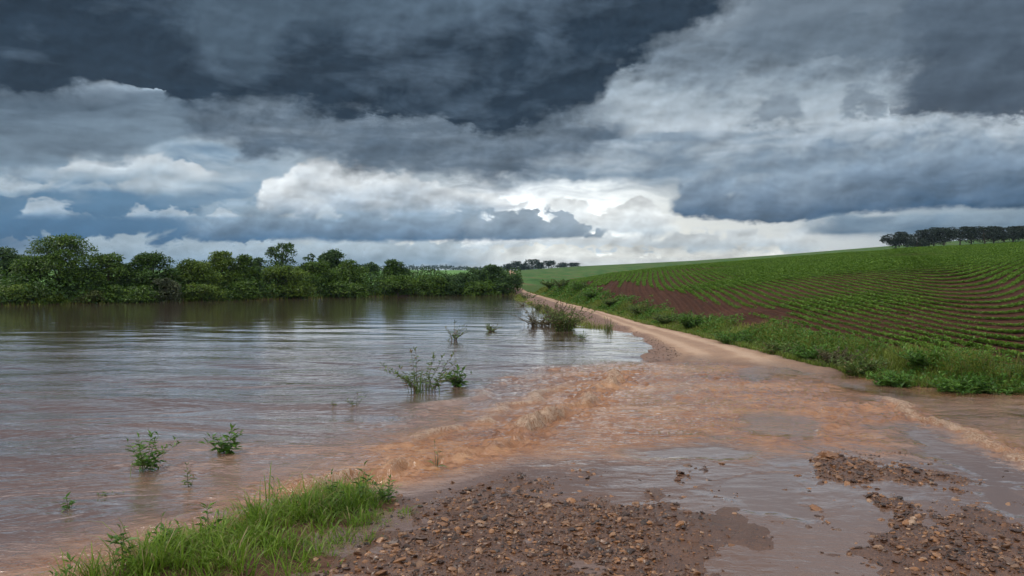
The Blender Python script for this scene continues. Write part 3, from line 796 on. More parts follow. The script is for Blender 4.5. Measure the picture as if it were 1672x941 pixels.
def water_h(x, y):
    i = np.clip(np.searchsorted(wx, x), 0, len(wx) - 1); j = np.clip(np.searchsorted(wy, y), 0, len(wy) - 1)
    return hz[j, i]
# ------------------------------------------------------------------ plant building
def unit(v): return v / np.maximum(np.linalg.norm(v, axis=-1, keepdims=True), 1e-9)
def rand_dirs(n, g): return unit(g.normal(size=(n, 3)))
def leaves(P, D, N, L, Wd, fold=0.18):
    """n folded pointed leaves as separate quads: (verts, faces)"""
    D = unit(D); S = unit(np.cross(D, N)); N2 = np.cross(S, D)
    L = np.asarray(L)[:, None]; Wd = np.asarray(Wd)[:, None]
    mid_ = P + D * L * 0.45 + N2 * L * fold
    V = np.stack([P, mid_ + S * Wd * 0.5, P + D * L - N2 * L * 0.04, mid_ - S * Wd * 0.5], 1).reshape(-1, 3)
    return V, np.arange(len(P) * 4).reshape(-1, 4)
def blades(P, ht, wd, lean, az_, curl):
    """grass blades: curved tapered strips of three segments"""
    n = len(P); d = np.stack([np.cos(az_), np.sin(az_), np.zeros(n)], 1)
    sdir = np.stack([-np.sin(az_), np.cos(az_), np.zeros(n)], 1)
    rows = []
    for k, f in enumerate((0.0, 0.4, 0.75)):
        out_ = lean * f + curl * f ** 2.2
        c = P + d * (ht * out_)[:, None]; c[:, 2] += ht * f * (1 - 0.25 * np.minimum(out_, 1.5) ** 1.2)
        wv = (wd * (1.0, 0.85, 0.55)[k] / 2)[:, None]
        rows += [c - sdir * wv, c + sdir * wv]
    out_ = lean + curl
    tip = P + d * (ht * out_)[:, None]; tip[:, 2] += ht * (1 - 0.38 * np.minimum(out_, 1.5) ** 1.2)
    V = np.stack(rows + [tip], 1).reshape(-1, 3)
    b = np.arange(n)[:, None] * 7
    q = np.concatenate([b + np.array([0, 1, 3, 2]), b + np.array([2, 3, 5, 4])])
    return V, q, b + np.array([4, 5, 6])
def tubes(lines, sides=5):
    """list of (points, radii) -> tapered tubes"""
    VV, FF, o = [], [], 0
    for P, r in lines:
        P = np.asarray(P, float); n = len(P)
        T = unit(np.gradient(P, axis=0)); ref = np.array([0.31, 0.95, 0.05])
        A = unit(np.cross(T, ref)); B = np.cross(T, A)
        an = np.arange(sides) * 2 * math.pi / sides
        ring = P[:, None] + (A[:, None] * np.cos(an)[None, :, None] + B[:, None] * np.sin(an)[None, :, None]) * np.asarray(r)[:, None, None]
        VV.append(ring.reshape(-1, 3))
        i = np.arange(n - 1)[:, None] * sides + np.arange(sides); j = np.arange(n - 1)[:, None] * sides + (np.arange(sides) + 1) % sides
        FF.append((np.stack([i, j, j + sides, i + sides], -1)).reshape(-1, 4) + o); o += n * sides
    return np.concatenate(VV), np.concatenate(FF)
def depth_scale(y): return y / FPX
def bank_y(px):
    t = (px - CX) / FPX; y = 80.0
    for _ in range(40): y = 0.5 * y + 0.5 * float(I(t * y, BX, BY))
    return y

def build_crown(h, wd, kind, n, leaf, g, dep=None):
    """leaf clumps spread through the crown's volume; returns leaves and limb ends (local coordinates, base at 0)"""
    dep = dep or wd
    lob = []
    if kind == 'bush':
        for i in range(max(12, int(20 + wd * 2))):
            f = g.uniform(0.05, 0.86) ** 0.9; e = (1 - f ** 2.4) ** 0.6
            a = g.uniform(0, 6.283); rr = math.sqrt(g.uniform(0.1, 1)) * e * 0.40
            r = g.uniform(0.15, 0.25) * (1.05 - 0.4 * f)
            lob.append((math.cos(a) * rr * wd, math.sin(a) * rr * dep, f * h * 0.97, r * wd, r * 0.72 * min(wd, h * 1.3)))
    elif kind == 'tree':
        for i in range(int(34 + 1.5 * wd)):
            f = g.uniform(0.05, 0.90); e = math.sin(min(1, (f + 0.10) / 0.62) * math.pi / 2) * (1 - max(0, (f - 0.32) / 0.68) ** 1.5 * 0.86)
            a = g.uniform(0, 6.283); rr = math.sqrt(g.uniform(0.15, 1)) * e * 0.42
            r = g.uniform(0.11, 0.19) * (1.1 - 0.35 * f)
            lob.append((math.cos(a) * rr * wd, math.sin(a) * rr * dep, f * h * 0.96, r * wd, r * 0.66 * wd))
    elif kind == 'round':
        for i in range(16):
            d = rand_dirs(1, g)[0]; r = g.uniform(0.2, 0.28)
            lob.append((d[0] * 0.30 * wd, d[1] * 0.30 * wd, h * 0.62 + d[2] * 0.24 * h, r * wd, r * 0.8 * wd))
    elif kind == 'open':
        for i in range(22):
            f = g.uniform(0.34, 0.94); a = g.uniform(0, 6.283); rr = math.sqrt(g.uniform(0.1, 1)) * 0.44 * (1 - max(0, f - 0.6) * 1.3)
            r = g.uniform(0.09, 0.15)
            lob.append((math.cos(a) * rr * wd, math.sin(a) * rr * wd, f * h * 0.97, r * wd, r * 0.75 * wd))
    elif kind == 'pine':
        for i in range(22):
            f = g.uniform(0.30, 0.93); a = g.uniform(0, 6.283); rr = math.sqrt(g.uniform(0.05, 1)) * 0.42 * (1 - max(0, f - 0.75) * 1.6)
            r = g.uniform(0.12, 0.21)
            lob.append((math.cos(a) * rr * wd, math.sin(a) * rr * wd, f * h, r * wd, r * 0.55 * wd))
    lob = np.array(lob); wgt = lob[:, 3] ** 2; cnt = np.maximum(4, (wgt / wgt.sum() * n).astype(int))
    k = np.repeat(np.arange(len(lob)), cnt); m = len(k)
    d = rand_dirs(m, g); flip = (d[:, 2] < 0) & (g.random(m) < 0.62); d[flip, 2] *= -1
    sh = (0.45 + 0.62 * g.random(m) ** 0.55)[:, None]
    sh[g.random(m) < 0.13] *= 1.3
    P = lob[k, :3] + d * np.stack([lob[k, 3], lob[k, 3], lob[k, 4]], 1) * sh
    P[:, 2] = np.clip(P[:, 2], 0.02 * h, h)
    N = unit(d * 0.5 + np.array([0, 0, 0.75]) + 0.55 * rand_dirs(m, g))
    D = unit(np.cross(N, rand_dirs(m, g)) + d * 0.55 + np.array([0, 0, -0.12]))
    L = leaf * g.uniform(0.65, 1.3, m)
    return leaves(P, D, N, L, L * g.uniform(0.45, 0.7, m)), lob

def tree(name, label, cat, x, y, h, wd, kind, leafmat, seed, group, n=None, leaf=None, bark='bark', dep=None, z=None, trunk_r=None):
    g = np.random.default_rng(seed)
    leaf = leaf or max(0.11, y * 0.0027)
    n = n or int(min(24000, max(600, 6.3 * h * wd / (0.30 * leaf * leaf) * (0.27 if kind == 'open' else 0.5 if kind == 'pine' else 1.0))))
    root = empty(name, (x, y, (float(land(np.array([x]), np.array([y]))[0]) if z is None else z) - 0.03))
    tag(root, label, cat, group)
    (V, F), lob = build_crown(h, wd, kind, n, leaf, g, dep)
    mesh_np('crown', V, [F], M[leafmat], root)
    tr = trunk_r or max(0.05, 0.022 * h + 0.012 * wd)
    lean = g.normal(0, 0.03, 2) * h
    ht = {'bush': 0.45, 'tree': 0.72, 'round': 0.62, 'open': 0.85, 'pine': 0.82}[kind] * h
    f = np.linspace(0, 1, 7)
    tp = np.stack([lean[0] * f ** 2 + 0.02 * h * np.sin(f * 5 + seed), lean[1] * f ** 2, f * ht], 1); tp[0, 2] = -0.25
    lines = [(tp, tr * (1.15 - 0.85 * f))]
    for j in g.permutation(len(lob))[:(14 if kind in ('open', 'pine') else 9)]:
        s0 = tp[int(np.clip((lob[j, 2] / ht) * 4, 1, 5))]
        e = lob[j, :3]; mid_ = (s0 + e) / 2 + np.array([0, 0, -0.05 * h]) + g.normal(0, 0.02, 3) * h
        lines.append((np.array([s0, mid_, e]), np.array([tr * 0.5, tr * 0.32, tr * 0.1])))
    V, F = tubes(lines, 6)
    mesh_np('trunk', V, [F], M[bark], root)
    return root

def weed(name, label, cat, x, y, z, h, spread, leafmat, seed, group=None, stems=6, per=14, leaf=0.06, aspect=0.32, lean=0.6, stemmat='stem', bare_=0.15, tr=0.004, tuft=0):
    """leafy herb or scrub: curved stems with alternate leaves"""
    g = np.random.default_rng(seed)
    root = empty(name, (x, y, z)); tag(root, label, cat, group)
    lines, Ps, Ds, Ns, Ls = [], [], [], [], []
    for i in range(stems):
        a = g.uniform(0, 6.283); hh = h * g.uniform(0.5, 1.0) if i else h
        out_ = spread * g.uniform(0.15, 1.0) * lean if i else spread * 0.15
        b0 = np.array([math.cos(a), math.sin(a), 0]) * spread * (0.16 if stems < 14 else 0.34) * g.random() ** 0.5
        f = np.linspace(0, 1, 7)
        pth = b0 + np.stack([np.cos(a) * out_ * f ** 1.4 + g.normal(0, 0.012) * hh * np.sin(f * 6), np.sin(a) * out_ * f ** 1.4, hh * (f - 0.12 * (out_ / max(hh, .01)) * f ** 2)], 1)
        pth[0, 2] = -0.22
        lines.append((pth, tr * (1.2 - 0.85 * f)))
        m = max(3, int(per * hh / h)); u = np.sort(g.uniform(bare_, 1.0, m))
        P = np.stack([I(u, f, pth[:, c]) for c in range(3)], 1)
        aa = np.arange(m) * 2.4 + g.uniform(0, 6) + g.normal(0, 0.4, m)
        D = np.stack([np.cos(aa), np.sin(aa), 0.55 - 0.7 * (1 - u) + g.normal(0, 0.25, m) + (u > 0.9) * 0.8], 1)
        Ps.append(P); Ds.append(D); Ns.append(np.tile([0, 0, 1.0], (m, 1)) + 0.35 * rand_dirs(m, g)); Ls.append(leaf * (1.15 - 0.55 * u) * g.uniform(0.7, 1.25, m))
    V, F = tubes(lines, 4); mesh_np('stem', V, [F], M[stemmat], root)
    L = np.concatenate(Ls)
    V, F = leaves(np.concatenate(Ps), np.concatenate(Ds), np.concatenate(Ns), L, L * aspect, 0.12)
    fs = [F]
    if tuft:
        P = np.stack([g.normal(0, spread * 0.22, tuft), g.normal(0, spread * 0.2, tuft), np.full(tuft, -0.04)], 1)
        bv, bq, bt = blades(P, h * g.uniform(0.3, 0.75, tuft), np.full(tuft, max(0.006, h * 0.014)), g.uniform(0, 0.35, tuft), g.uniform(0, 6.28, tuft), g.uniform(0, 0.5, tuft))
        o = len(V); V = np.concatenate([V, bv]); fs += [bq + o, bt + o]
    mesh_np('foliage', V, fs, M[leafmat], root)
    return root

# ------------------------------------------------------------------ trees on the far bank
def bank_tree(label, px, top, wpx, behind, kind, mat, seed, cat='tree', name='broadleaf_tree', **k):
    y = bank_y(px) + behind; x = (px - CX) / FPX * y
    zb = float(land(np.array([x]), np.array([y]))[0])
    h = H + (YH - top) * y / FPX - zb
    tree(name, label, cat, x, y, h, wpx * y / FPX, kind, mat, seed, 'trees and bushes on the far river bank', **k)
bank_tree('dark tree half hidden behind the tallest bank tree, at the left border', 14, 400, 84, 14, 'tree', 'leaf_blue', 1)
bank_tree('tallest and widest leafy tree on the far river bank', 100, 379, 138, 4.5, 'tree', 'leaf_mid', 2)
bank_tree('spreading flat-topped tree right beside the tallest bank tree', 178, 413, 92, 4.5, 'tree', 'leaf_mid', 3)
bank_tree('bushy dark-crowned tree above the pale grey bush', 250, 409, 96, 4.5, 'tree', 'leaf_dark', 4)
bank_tree('low yellow-green tree left of the twin-topped yellowish tree', 318, 420, 84, 4, 'bush', 'leaf_yellow', 5, dep=5.0)
bank_tree('tall yellowish tree with a tufted double top, mid left bank', 362, 406, 74, 5, 'tree', 'leaf_yellow', 6)
bank_tree('narrow tree hugging the right side of the tufted yellowish tree', 402, 413, 56, 5, 'tree', 'leaf_mid', 7)
bank_tree('small dark tree behind the bank, left of the airy tall tree', 424, 417, 46, 16, 'tree', 'leaf_blue', 8)
bank_tree('airy tall tree with sky showing through its fan-shaped crown', 461, 392, 60, 9, 'open', 'leaf_dark', 9, bark='bark', trunk_r=0.14)
bank_tree('small sparse tree between the airy tall tree and the round dark one', 507, 413, 34, 11, 'open', 'leaf_dark', 10)
bank_tree('round dark tree top standing clear above the bank thicket', 541, 407, 44, 13, 'round', 'leaf_blue', 11)
bank_tree('big rounded olive bush below the airy tall tree', 464, 431, 94, 2.5, 'bush', 'leaf_yellow', 12, cat='bush', name='river_bush')
bank_tree('mid-green bush between the olive bush and the big end tree', 516, 424, 74, 5, 'bush', 'leaf_mid', 13, cat='bush', name='river_bush')
bank_tree('large dense tree at the right end of the left-hand thicket', 572, 422, 76, 4, 'tree', 'leaf_mid', 14)
bank_tree('distant dark tree in the gap right of the left-hand thicket', 606, 430, 28, 60, 'round', 'leaf_blue', 15)
bank_tree('flat-crowned dark tree rising over the lower middle thicket', 642, 423, 60, 7, 'tree', 'leaf_dark', 16)
bank_tree('low green bush under the flat-crowned dark tree', 650, 446, 88, 2.5, 'bush', 'leaf_mid', 17, cat='bush', name='river_bush', dep=5)
bank_tree('light green bush right of the flat-crowned dark tree', 703, 450, 66, 2.5, 'bush', 'leaf_mid', 18, cat='bush', name='river_bush')
bank_tree('small round bush left of the dense dark trees by the road', 735, 447, 52, 3, 'bush', 'leaf_blue', 19, cat='bush', name='river_bush')
bank_tree('dense dark tree, leftmost of three beside the far road', 768, 436, 62, 5, 'tree', 'leaf_blue', 20)
bank_tree('dense dark tree, middle and tallest of three beside the far road', 800, 433, 66, 5, 'tree', 'leaf_blue', 21)
bank_tree('dense dark tree, nearest of three to the far road', 827, 443, 50, 3, 'bush', 'leaf_blue', 22)
bank_tree('low bush at the waterline below the three dark trees', 782, 459, 66, 1.5, 'bush', 'leaf_mid', 23, cat='bush', name='river_bush', dep=4)
bank_tree('bright green bush at the waterline, far left corner of the bank', 26, 464, 92, 1.5, 'bush', 'leaf_yellow', 24, cat='bush', name='river_bush', dep=4)
bank_tree('small bright bush at the foot of the tallest bank tree', 84, 480, 50, 0.8, 'bush', 'leaf_yellow', 25, cat='bush', name='river_bush')
bank_tree('grey-green bush at the waterline right of the tallest tree', 147, 473, 52, 1.0, 'bush', 'leaf_olive', 26, cat='bush', name='river_bush')
bank_tree('green bush drooping to the water under the spreading tree', 180, 466, 52, 1.2, 'bush', 'leaf_mid', 27, cat='bush', name='river_bush')
bank_tree('leafy bush at the waterline left of the pale grey bush', 226, 466, 60, 1.2, 'bush', 'leaf_mid', 28, cat='bush', name='river_bush')
bank_tree('pale grey twiggy bush drooping over the water', 270, 452, 52, 1.0, 'bush', 'leaf_grey', 29, cat='bush', name='river_bush')
bank_tree('wide yellow-green bush at the waterline below the tufted tree', 330, 462, 84, 1.0, 'bush', 'leaf_yellow', 30, cat='bush', name='river_bush', dep=4)
bank_tree('dark green bush at the waterline right of the tufted tree', 398, 458, 54, 1.2, 'bush', 'leaf_mid', 31, cat='bush', name='river_bush')
bank_tree('green bush at the waterline below the big end tree', 560, 458, 80, 1.0, 'bush', 'leaf_mid', 32, cat='bush', name='river_bush', dep=4)
bank_tree('dark bush in the gap between spreading tree and dark-crowned tree', 212, 428, 44, 8, 'bush', 'leaf_dark', 33, cat='bush', name='river_bush')
bank_tree('dark bush behind the low yellow-green tree', 292, 432, 50, 9, 'bush', 'leaf_dark', 34, cat='bush', name='river_bush')

# ------------------------------------------------------------------ pines along the crest of the right-hand hill
names = 'first second third fourth fifth sixth seventh eighth ninth tenth eleventh twelfth thirteenth fourteenth'.split()
ridge_trees = [(1462, 383, 30), (1480, 380, 34), (1497, 389, 24), (1510, 377, 34), (1525, 373, 38), (1541, 374.5, 30), (1567, 372, 38), (1585, 374, 32), (1607, 371, 40), (1622, 373.5, 28), (1639, 371.5, 34), (1654, 373, 28), (1678, 370, 40), (1700, 371, 36)]
for i, (px, top, wpx) in enumerate(ridge_trees):
    y = 300.0 + 6 * math.sin(i * 2.1); x = (px - CX) / FPX * y
    zb = float(land(np.array([x]), np.array([y]))[0])
    h = H + (YH - top) * y / FPX - zb
    lab = ('low shrub-like pine in the gap of the hilltop row' if i == 2 else
           'small crooked pine at the open left end of the hilltop row' if i == 0 else
           f'dark pine, {names[i]} from the left in the hilltop row')
    tree('pine_tree', lab, 'pine tree', x, y, h, (wpx + 12) * y / FPX, 'pine', 'pine', 50 + i, 'pines on the hill crest', n=2400, leaf=0.55, trunk_r=0.26)
# distant trees at the head of the road
for i, (px, top, wpx, what) in enumerate([(829, 431, 16, 'small dark tree left of the distant road on the skyline'), (843, 428, 22, 'broad dark tree just right of the distant road on the skyline'),
                                   (856, 430, 18, 'low tree between the two broadest trees of the distant clump'), (869, 425, 26, 'tallest tree in the distant clump on the far hill'),
                                   (881, 429, 18, 'low tree right of the tallest tree in the distant clump'), (896, 427, 22, 'round tree at the right end of the distant clump'),
                                   (919, 429.5, 22, 'lone round tree, left of the pair on the far skyline'), (937, 431, 18, 'smallest tree, right of the pair on the far skyline')]):
    y = 585.0 + 7 * math.sin(i * 1.7); x = (px - CX) / FPX * y
    zb = float(land(np.array([x]), np.array([y]))[0])
    tree('skyline_tree', what, 'tree', x, y, H + (YH - top) * y / FPX - zb, wpx * y / FPX, 'round' if i % 2 else 'bush', 'forest', 80 + i, 'trees on the far skyline', n=700, leaf=1.1, trunk_r=0.3)
# far-off wood on the last ridge
g = np.random.default_rng(3); n = 5200
fx = g.uniform(-1100, 60, n); fy = g.uniform(1440, 1500, n)
crown_id = np.floor(fx / 9.0); th = 7 + 3.5 * vnoise(crown_id * 0.9, crown_id * 0 + 4, 12) + 2 * vnoise(fx * 0.01, fx * 0, 8)
cxx = (fx / 9.0 - crown_id - 0.5) * 2
fz = land(fx, fy) + th * (1 - 0.5 * cxx ** 2) * g.random(n) ** 0.6
V, F = leaves(np.stack([fx, fy, fz], 1), rand_dirs(n, g) + [0, 0, 0.5], rand_dirs(n, g) + [0, -0.5, 0.8], g.uniform(2.5, 5, n), g.uniform(2, 3.4, n))
tag(mesh_np('forest', V, [F], M['forest']), 'far blue-green wood along the last ridge behind the river trees', 'forest', kind='stuff')
# ------------------------------------------------------------------ crop seedlings in contour rows
g = np.random.default_rng(21)
n = 460000
yy_ = np.sqrt(g.uniform(17.5 ** 2, 113 ** 2, n)); tt = g.uniform((925 - CX) / FPX, 0.86, n); xx_ = tt * yy_
p_ = phi(xx_, yy_); e = 0.05
gx = (phi(xx_ + e, yy_) - p_) / e; gy = (phi(xx_, yy_ + e) - p_) / e; gl = np.hypot(gx, gy)
off = (p_ - np.round(p_ / ROW) * ROW) / gl
jit = g.normal(0, 0.05, n)
xx_ -= (off + jit) * gx / gl; yy_ -= (off + jit) * gy / gl
tt = xx_ / yy_; v = xx_ - I(yy_, VY, VX)
keep = (v > 1.65) & (yy_ > I(tt, TB, YE) - 0.3) & (yy_ < 113.5) & (tt > (925 - CX) / FPX)
gap = fbm(xx_ * 0.35, yy_ * 0.35, 66, 3)
row_id = np.round(phi(xx_, yy_) / ROW); hardy = vnoise(row_id * 0.73 + 0.5, row_id * 0 + 2.2, 88) * 0.5 + 0.5
keep &= g.random(n) > bare(xx_, yy_) * np.where(hardy > 0.56, 0.72 + 0.28 * (vnoise(xx_ * 0.5, yy_ * 0.25, 89) > 0.1), 1.02) + 0.12 * (gap > 0.22)
want = I(yy_, [17, 30, 60, 113], [1.0, 1.0, 0.9, 0.75]) * 1.1
keep &= g.random(n) < want
xx_, yy_ = xx_[keep], yy_[keep]; zz_ = land(xx_, yy_); m = len(xx_)
big_ = I(yy_, [17, 40, 113], [0.10, 0.12, 0.165]) * (0.75 + 0.4 * vnoise(xx_ * 0.15, yy_ * 0.15, 19))
k = 6
P = np.repeat(np.stack([xx_, yy_, zz_ + 0.02], 1), k, 0); L = np.repeat(big_, k) * g.uniform(0.6, 1.25, m * k)
a = g.uniform(0, 6.283, m * k); D = np.stack([np.cos(a), np.sin(a), g.uniform(0.15, 1.3, m * k)], 1)
P[:, :2] += g.normal(0, 1, (m * k, 2)) * (np.repeat(big_, k) * 0.28)[:, None]; P[:, 2] += g.random(m * k) * L * 0.5
V, F = leaves(P, D, np.tile([0, 0, 1.0], (m * k, 1)) + 0.4 * rand_dirs(m * k, g), L, L * 0.5)
tag(mesh_np('crop_seedlings', V, [F], M['crop']), 'green seedlings sown in curving contour rows on the right-hand slope', 'crop', kind='stuff')

# ------------------------------------------------------------------ grass of the verge, the bank and the clump in front
def grass_mesh(name, label, xy, hts, wds, mat, g, lean=0.5, curl=0.7, cat='grass'):
    x, y = xy; n = len(x)
    P = np.stack([x, y, land(x, y) - 0.02], 1)
    V, q, t = blades(P, hts, wds, g.uniform(0.02, lean, n), g.uniform(0, 6.283, n), g.uniform(0.05, curl, n))
    return tag(mesh_np(name, V, [q, t], mat), label, cat, kind='stuff')
g = np.random.default_rng(31); n = 60000
y = np.exp(g.uniform(math.log(13.6), math.log(112), n)); v = g.beta(1.15, 1.6, n) * np.interp(y, [14, 22, 50, 112], [2.4, 2.2, 1.8, 1.9]) - 0.12
x = I(y, VY, VX) + v
ok = (x < 0.95 * y + 2) & (land(x, y) > -0.08)
x, y, v = x[ok], y[ok], v[ok]; n = len(x)
tall = 0.16 + 0.55 * sstep(0.2, 1.8, v) * (0.55 + 0.6 * vnoise(x * 0.7, y * 0.7, 14)) * sstep(4.0, 2.2, v)
tall = np.clip(tall, 0.10, 0.62) * g.uniform(0.55, 1.15, n) * np.interp(y, [14, 35, 60, 112], [1.05, 0.8, 0.62, 0.7])
grass_mesh('verge_grass', 'rank green grass and weeds on the verge between road and field', (x, y), tall, np.interp(y, [14, 112], [0.010, 0.055]) * g.uniform(0.7, 1.3, n), M['verge'], g, 0.45, 0.6)
n = 26000
y = np.exp(g.uniform(math.log(13.6), math.log(112), n)); x = I(y, VY, VX) + g.beta(1.3, 2.6, n) * np.interp(y, [14, 40, 112], [1.6, 1.5, 1.3]) - 0.15
ok = (x < 0.95 * y + 2) & (land(x, y) > -0.06); x, y = x[ok], y[ok]; n = len(x)
grass_mesh('edge_grass', 'short yellow-green grass along the very edge of the dirt road', (x, y), g.uniform(0.09, 0.24, n) * (1 + 0.5 * vnoise(x, y * 0.6, 3)), np.interp(y, [14, 112], [0.010, 0.05]) * g.uniform(0.7, 1.3, n), M['edge'], g, 0.5, 0.7)
# broad weed leaves among it
m = 16000
y = np.exp(g.uniform(math.log(13.8), math.log(100), m)); v = g.beta(1.6, 1.5, m) * 2.3; x = I(y, VY, VX) + v
ok = (vnoise(x * 0.55, y * 0.55, 24) > -0.1) & (x < 0.95 * y + 2); x, y, v = x[ok], y[ok], v[ok]; m = len(x)
L = np.interp(y, [14, 100], [0.10, 0.30]) * g.uniform(0.6, 1.3, m)
P = np.stack([x, y, land(x, y) + g.random(m) ** 0.8 * 0.5 * sstep(0, 1.4, v) * (0.6 + 0.5 * vnoise(x * 0.7, y * 0.7, 14))], 1)
a = g.uniform(0, 6.283, m)
V, F = leaves(P, np.stack([np.cos(a), np.sin(a), g.uniform(-0.2, 0.9, m)], 1), np.tile([0, 0, 1.0], (m, 1)) + 0.5 * rand_dirs(m, g), L, L * 0.42)
tag(mesh_np('verge_weeds', V, [F], M['weed']), 'broad-leaved low weeds mixed into the roadside verge', 'weeds', kind='stuff')
# far bank fringe and the strip left of the dry road
g = np.random.default_rng(33); n = 9000
y = g.uniform(36.5, 103, n); x = I(y, SY, SX) + g.normal(0.45, 0.35, n) * np.interp(y, [36, 60, 103], [0.8, 0.8, 0.7])
ok = (land(x, y) > -0.15) & (x < I(y, TY, TX) - 0.3); x, y = x[ok], y[ok]; n = len(x)
grass_mesh('bank_grass', 'olive grass along the strip between flood water and dry road', (x, y), g.uniform(0.10, 0.34, n) * (0.8 + 0.6 * vnoise(y * 0.3, x, 4)), np.interp(y, [36, 103], [0.02, 0.05]) * g.uniform(0.7, 1.3, n), M['verge'], g)
n = 5000
x = g.uniform(-75, 0.5, n); y = I(x, BX, BY) + vnoise(x * 0.16, x * 0 + 3.0, 5) * 1.5 + g.uniform(0.9, 5, n); 
grass_mesh('shore_grass', 'low grass fringe at the foot of the far bank trees', (x, y), g.uniform(0.25, 0.6, n), g.uniform(0.05, 0.1, n), M['verge'], g)
g = np.random.default_rng(35); n = 2100
c0, c1 = clump.min(0) - 0.4, clump.max(0) + 0.4
x, y = g.uniform(c0[0], c1[0], n), g.uniform(c0[1], c1[1], n)
sdc = poly_sd(x, y, clump) + 0.38 * fbm(x * 1.9, y * 1.9, 15, 3)
ok = (sdc > -0.06) & (g.random(n) < (0.18 + 0.75 * sstep(0.0, 0.5, sdc)) * (0.55 + 0.75 * (vnoise(x * 1.1, y * 1.1, 91) > -0.25))); x, y, sdc = x[ok], y[ok], sdc[ok]; n = len(x)
th_ = (0.10 + 0.14 * sstep(-0.05, 0.5, sdc)) * np.exp(g.normal(0, 0.32, n)) * (1 + 0.35 * vnoise(x * 1.3, y * 1.3, 44))
k = g.integers(6, 22, n); i_ = np.repeat(np.arange(n), k); m = len(i_)
a = g.uniform(0, 6.283, m); r_ = g.random(m) ** 0.7 * 0.07
bx_, by_ = x[i_] + np.cos(a) * r_, y[i_] + np.sin(a) * r_
P = np.stack([bx_, by_, land(bx_, by_) - 0.02], 1)
V, q, t = blades(P, th_[i_] * g.uniform(0.45, 1.25, m), g.uniform(0.006, 0.014, m), g.uniform(0.05, 0.25, m) + r_ * 5, a + g.normal(0, 0.5, m), g.uniform(0.05, 1.0, m))
tag(mesh_np('foreground_grass', V, [q, t], M['grass']), 'lush bright green grass growing on the near water edge', 'grass', kind='stuff')

g = np.random.default_rng(34); n = 30000
x = g.uniform(-78, 1.5, n); y = I(x, BX, BY) + vnoise(x * 0.16, x * 0 + 3.0, 5) * 1.5 + 0.8 + 9 * g.random(n)
hh_ = 1.1 + 0.9 * vnoise(x * 0.35, y * 0.2, 63) + 0.16 * (y - I(x, BX, BY))
P = np.stack([x, y, land(x, y) + np.clip(hh_, 0.3, 3) * g.random(n) ** 0.7], 1); L = g.uniform(0.2, 0.42, n)
V, F = leaves(P, rand_dirs(n, g) + [0, -0.3, 0.1], rand_dirs(n, g) * 0.6 + [0, -0.3, 0.8], L, L * 0.6)
tag(mesh_np('undergrowth', V, [F], M['leaf_dark']), 'dark tangled undergrowth filling the far bank beneath the trees', 'undergrowth', kind='stuff')
# ------------------------------------------------------------------ gravel
def ico():
    p = (1 + 5 ** 0.5) / 2
    v = np.array([(-1, p, 0), (1, p, 0), (-1, -p, 0), (1, -p, 0), (0, -1, p), (0, 1, p), (0, -1, -p), (0, 1, -p), (p, 0, -1), (p, 0, 1), (-p, 0, -1), (-p, 0, 1)], float)
    f = np.array([(0, 11, 5), (0, 5, 1), (0, 1, 7), (0, 7, 10), (0, 10, 11), (1, 5, 9), (5, 11, 4), (11, 10, 2), (10, 7, 6), (7, 1, 8), (3, 9, 4), (3, 4, 2), (3, 2, 6), (3, 6, 8), (3, 8, 9), (4, 9, 5), (2, 4, 11), (6, 2, 10), (8, 6, 7), (9, 8, 1)])
    return unit(v), f
def sub(v, f):
    vs = [tuple(a) for a in v]; c = {}
    def mp(i, j):
        k_ = (min(i, j), max(i, j))
        if k_ not in c: c[k_] = len(vs); vs.append(tuple(unit((np.array(vs[i]) + np.array(vs[j])) / 2)))
        return c[k_]
    F = []
    for a, b, d in f:
        x_, y_, z_ = mp(a, b), mp(b, d), mp(d, a); F += [(a, x_, z_), (b, y_, x_), (d, z_, y_), (x_, y_, z_)]
    return np.array(vs), np.array(F)
ico0 = ico(); ico1 = sub(*ico0); ico2 = sub(*ico1)
def rocks(P, size, g, base):
    """angular pebbles: squashed, randomly cut stones"""
    bv, bf = base; n = len(P); nv = len(bv)
    R0 = unit(g.normal(size=(n, 3))); R1 = unit(np.cross(R0, g.normal(size=(n, 3)))); R2 = np.cross(R0, R1)
    rad = 1 + g.normal(0, 0.13, (n, nv))
    for _ in range(3):                     # flat broken faces
        c = unit(g.normal(size=(n, 3))); d = np.einsum('vk,nk->nv', bv, c); cut = g.uniform(0.45, 0.8, (n, 1))
        rad = np.where(d > cut, np.minimum(rad, cut / np.maximum(d, 0.05)), rad)
    loc = bv[None] * rad[..., None] * np.stack([g.uniform(0.8, 1.35, n), g.uniform(0.6, 1.0, n), g.uniform(0.3, 0.6, n)], 1)[:, None]
    tilt = g.normal(0, 0.35, (n, 2)); a = g.uniform(0, 6.283, n)
    ca, sa_ = np.cos(a)[:, None], np.sin(a)[:, None]
    X_, Y_ = loc[..., 0] * ca - loc[..., 1] * sa_, loc[..., 0] * sa_ + loc[..., 1] * ca
    Z_ = loc[..., 2] + X_ * tilt[:, :1] * 0.6 + Y_ * tilt[:, 1:] * 0.6
    V = np.stack([X_, Y_, Z_], -1) * size[:, None, None] + P[:, None]
    return V.reshape(-1, 3), (np.arange(n)[:, None, None] * nv + bf[None]).reshape(-1, 3)
g = np.random.default_rng(77)
n = 230000
x, y = g.uniform(-2.6, 8.0, n), np.exp(g.uniform(math.log(5.2), math.log(14.0), n))
gm, _ = gmask(x, y); zl_ = land(x, y)
soft_gm = np.max([sstep(-1.0, 0.5, poly_sd(x, y, P_) + 0.9 * fbm(x * 1.7, y * 0.65, 71, 4, 0.6)) for P_, _h, _s in gpatch], 0)
gm = np.maximum(gm, 0.62 * soft_gm)
stray = 0.010 + 0.05 * (fbm(x * 0.9, y * 0.9, 19, 3) > 0.22) * (zl_ > -0.03)
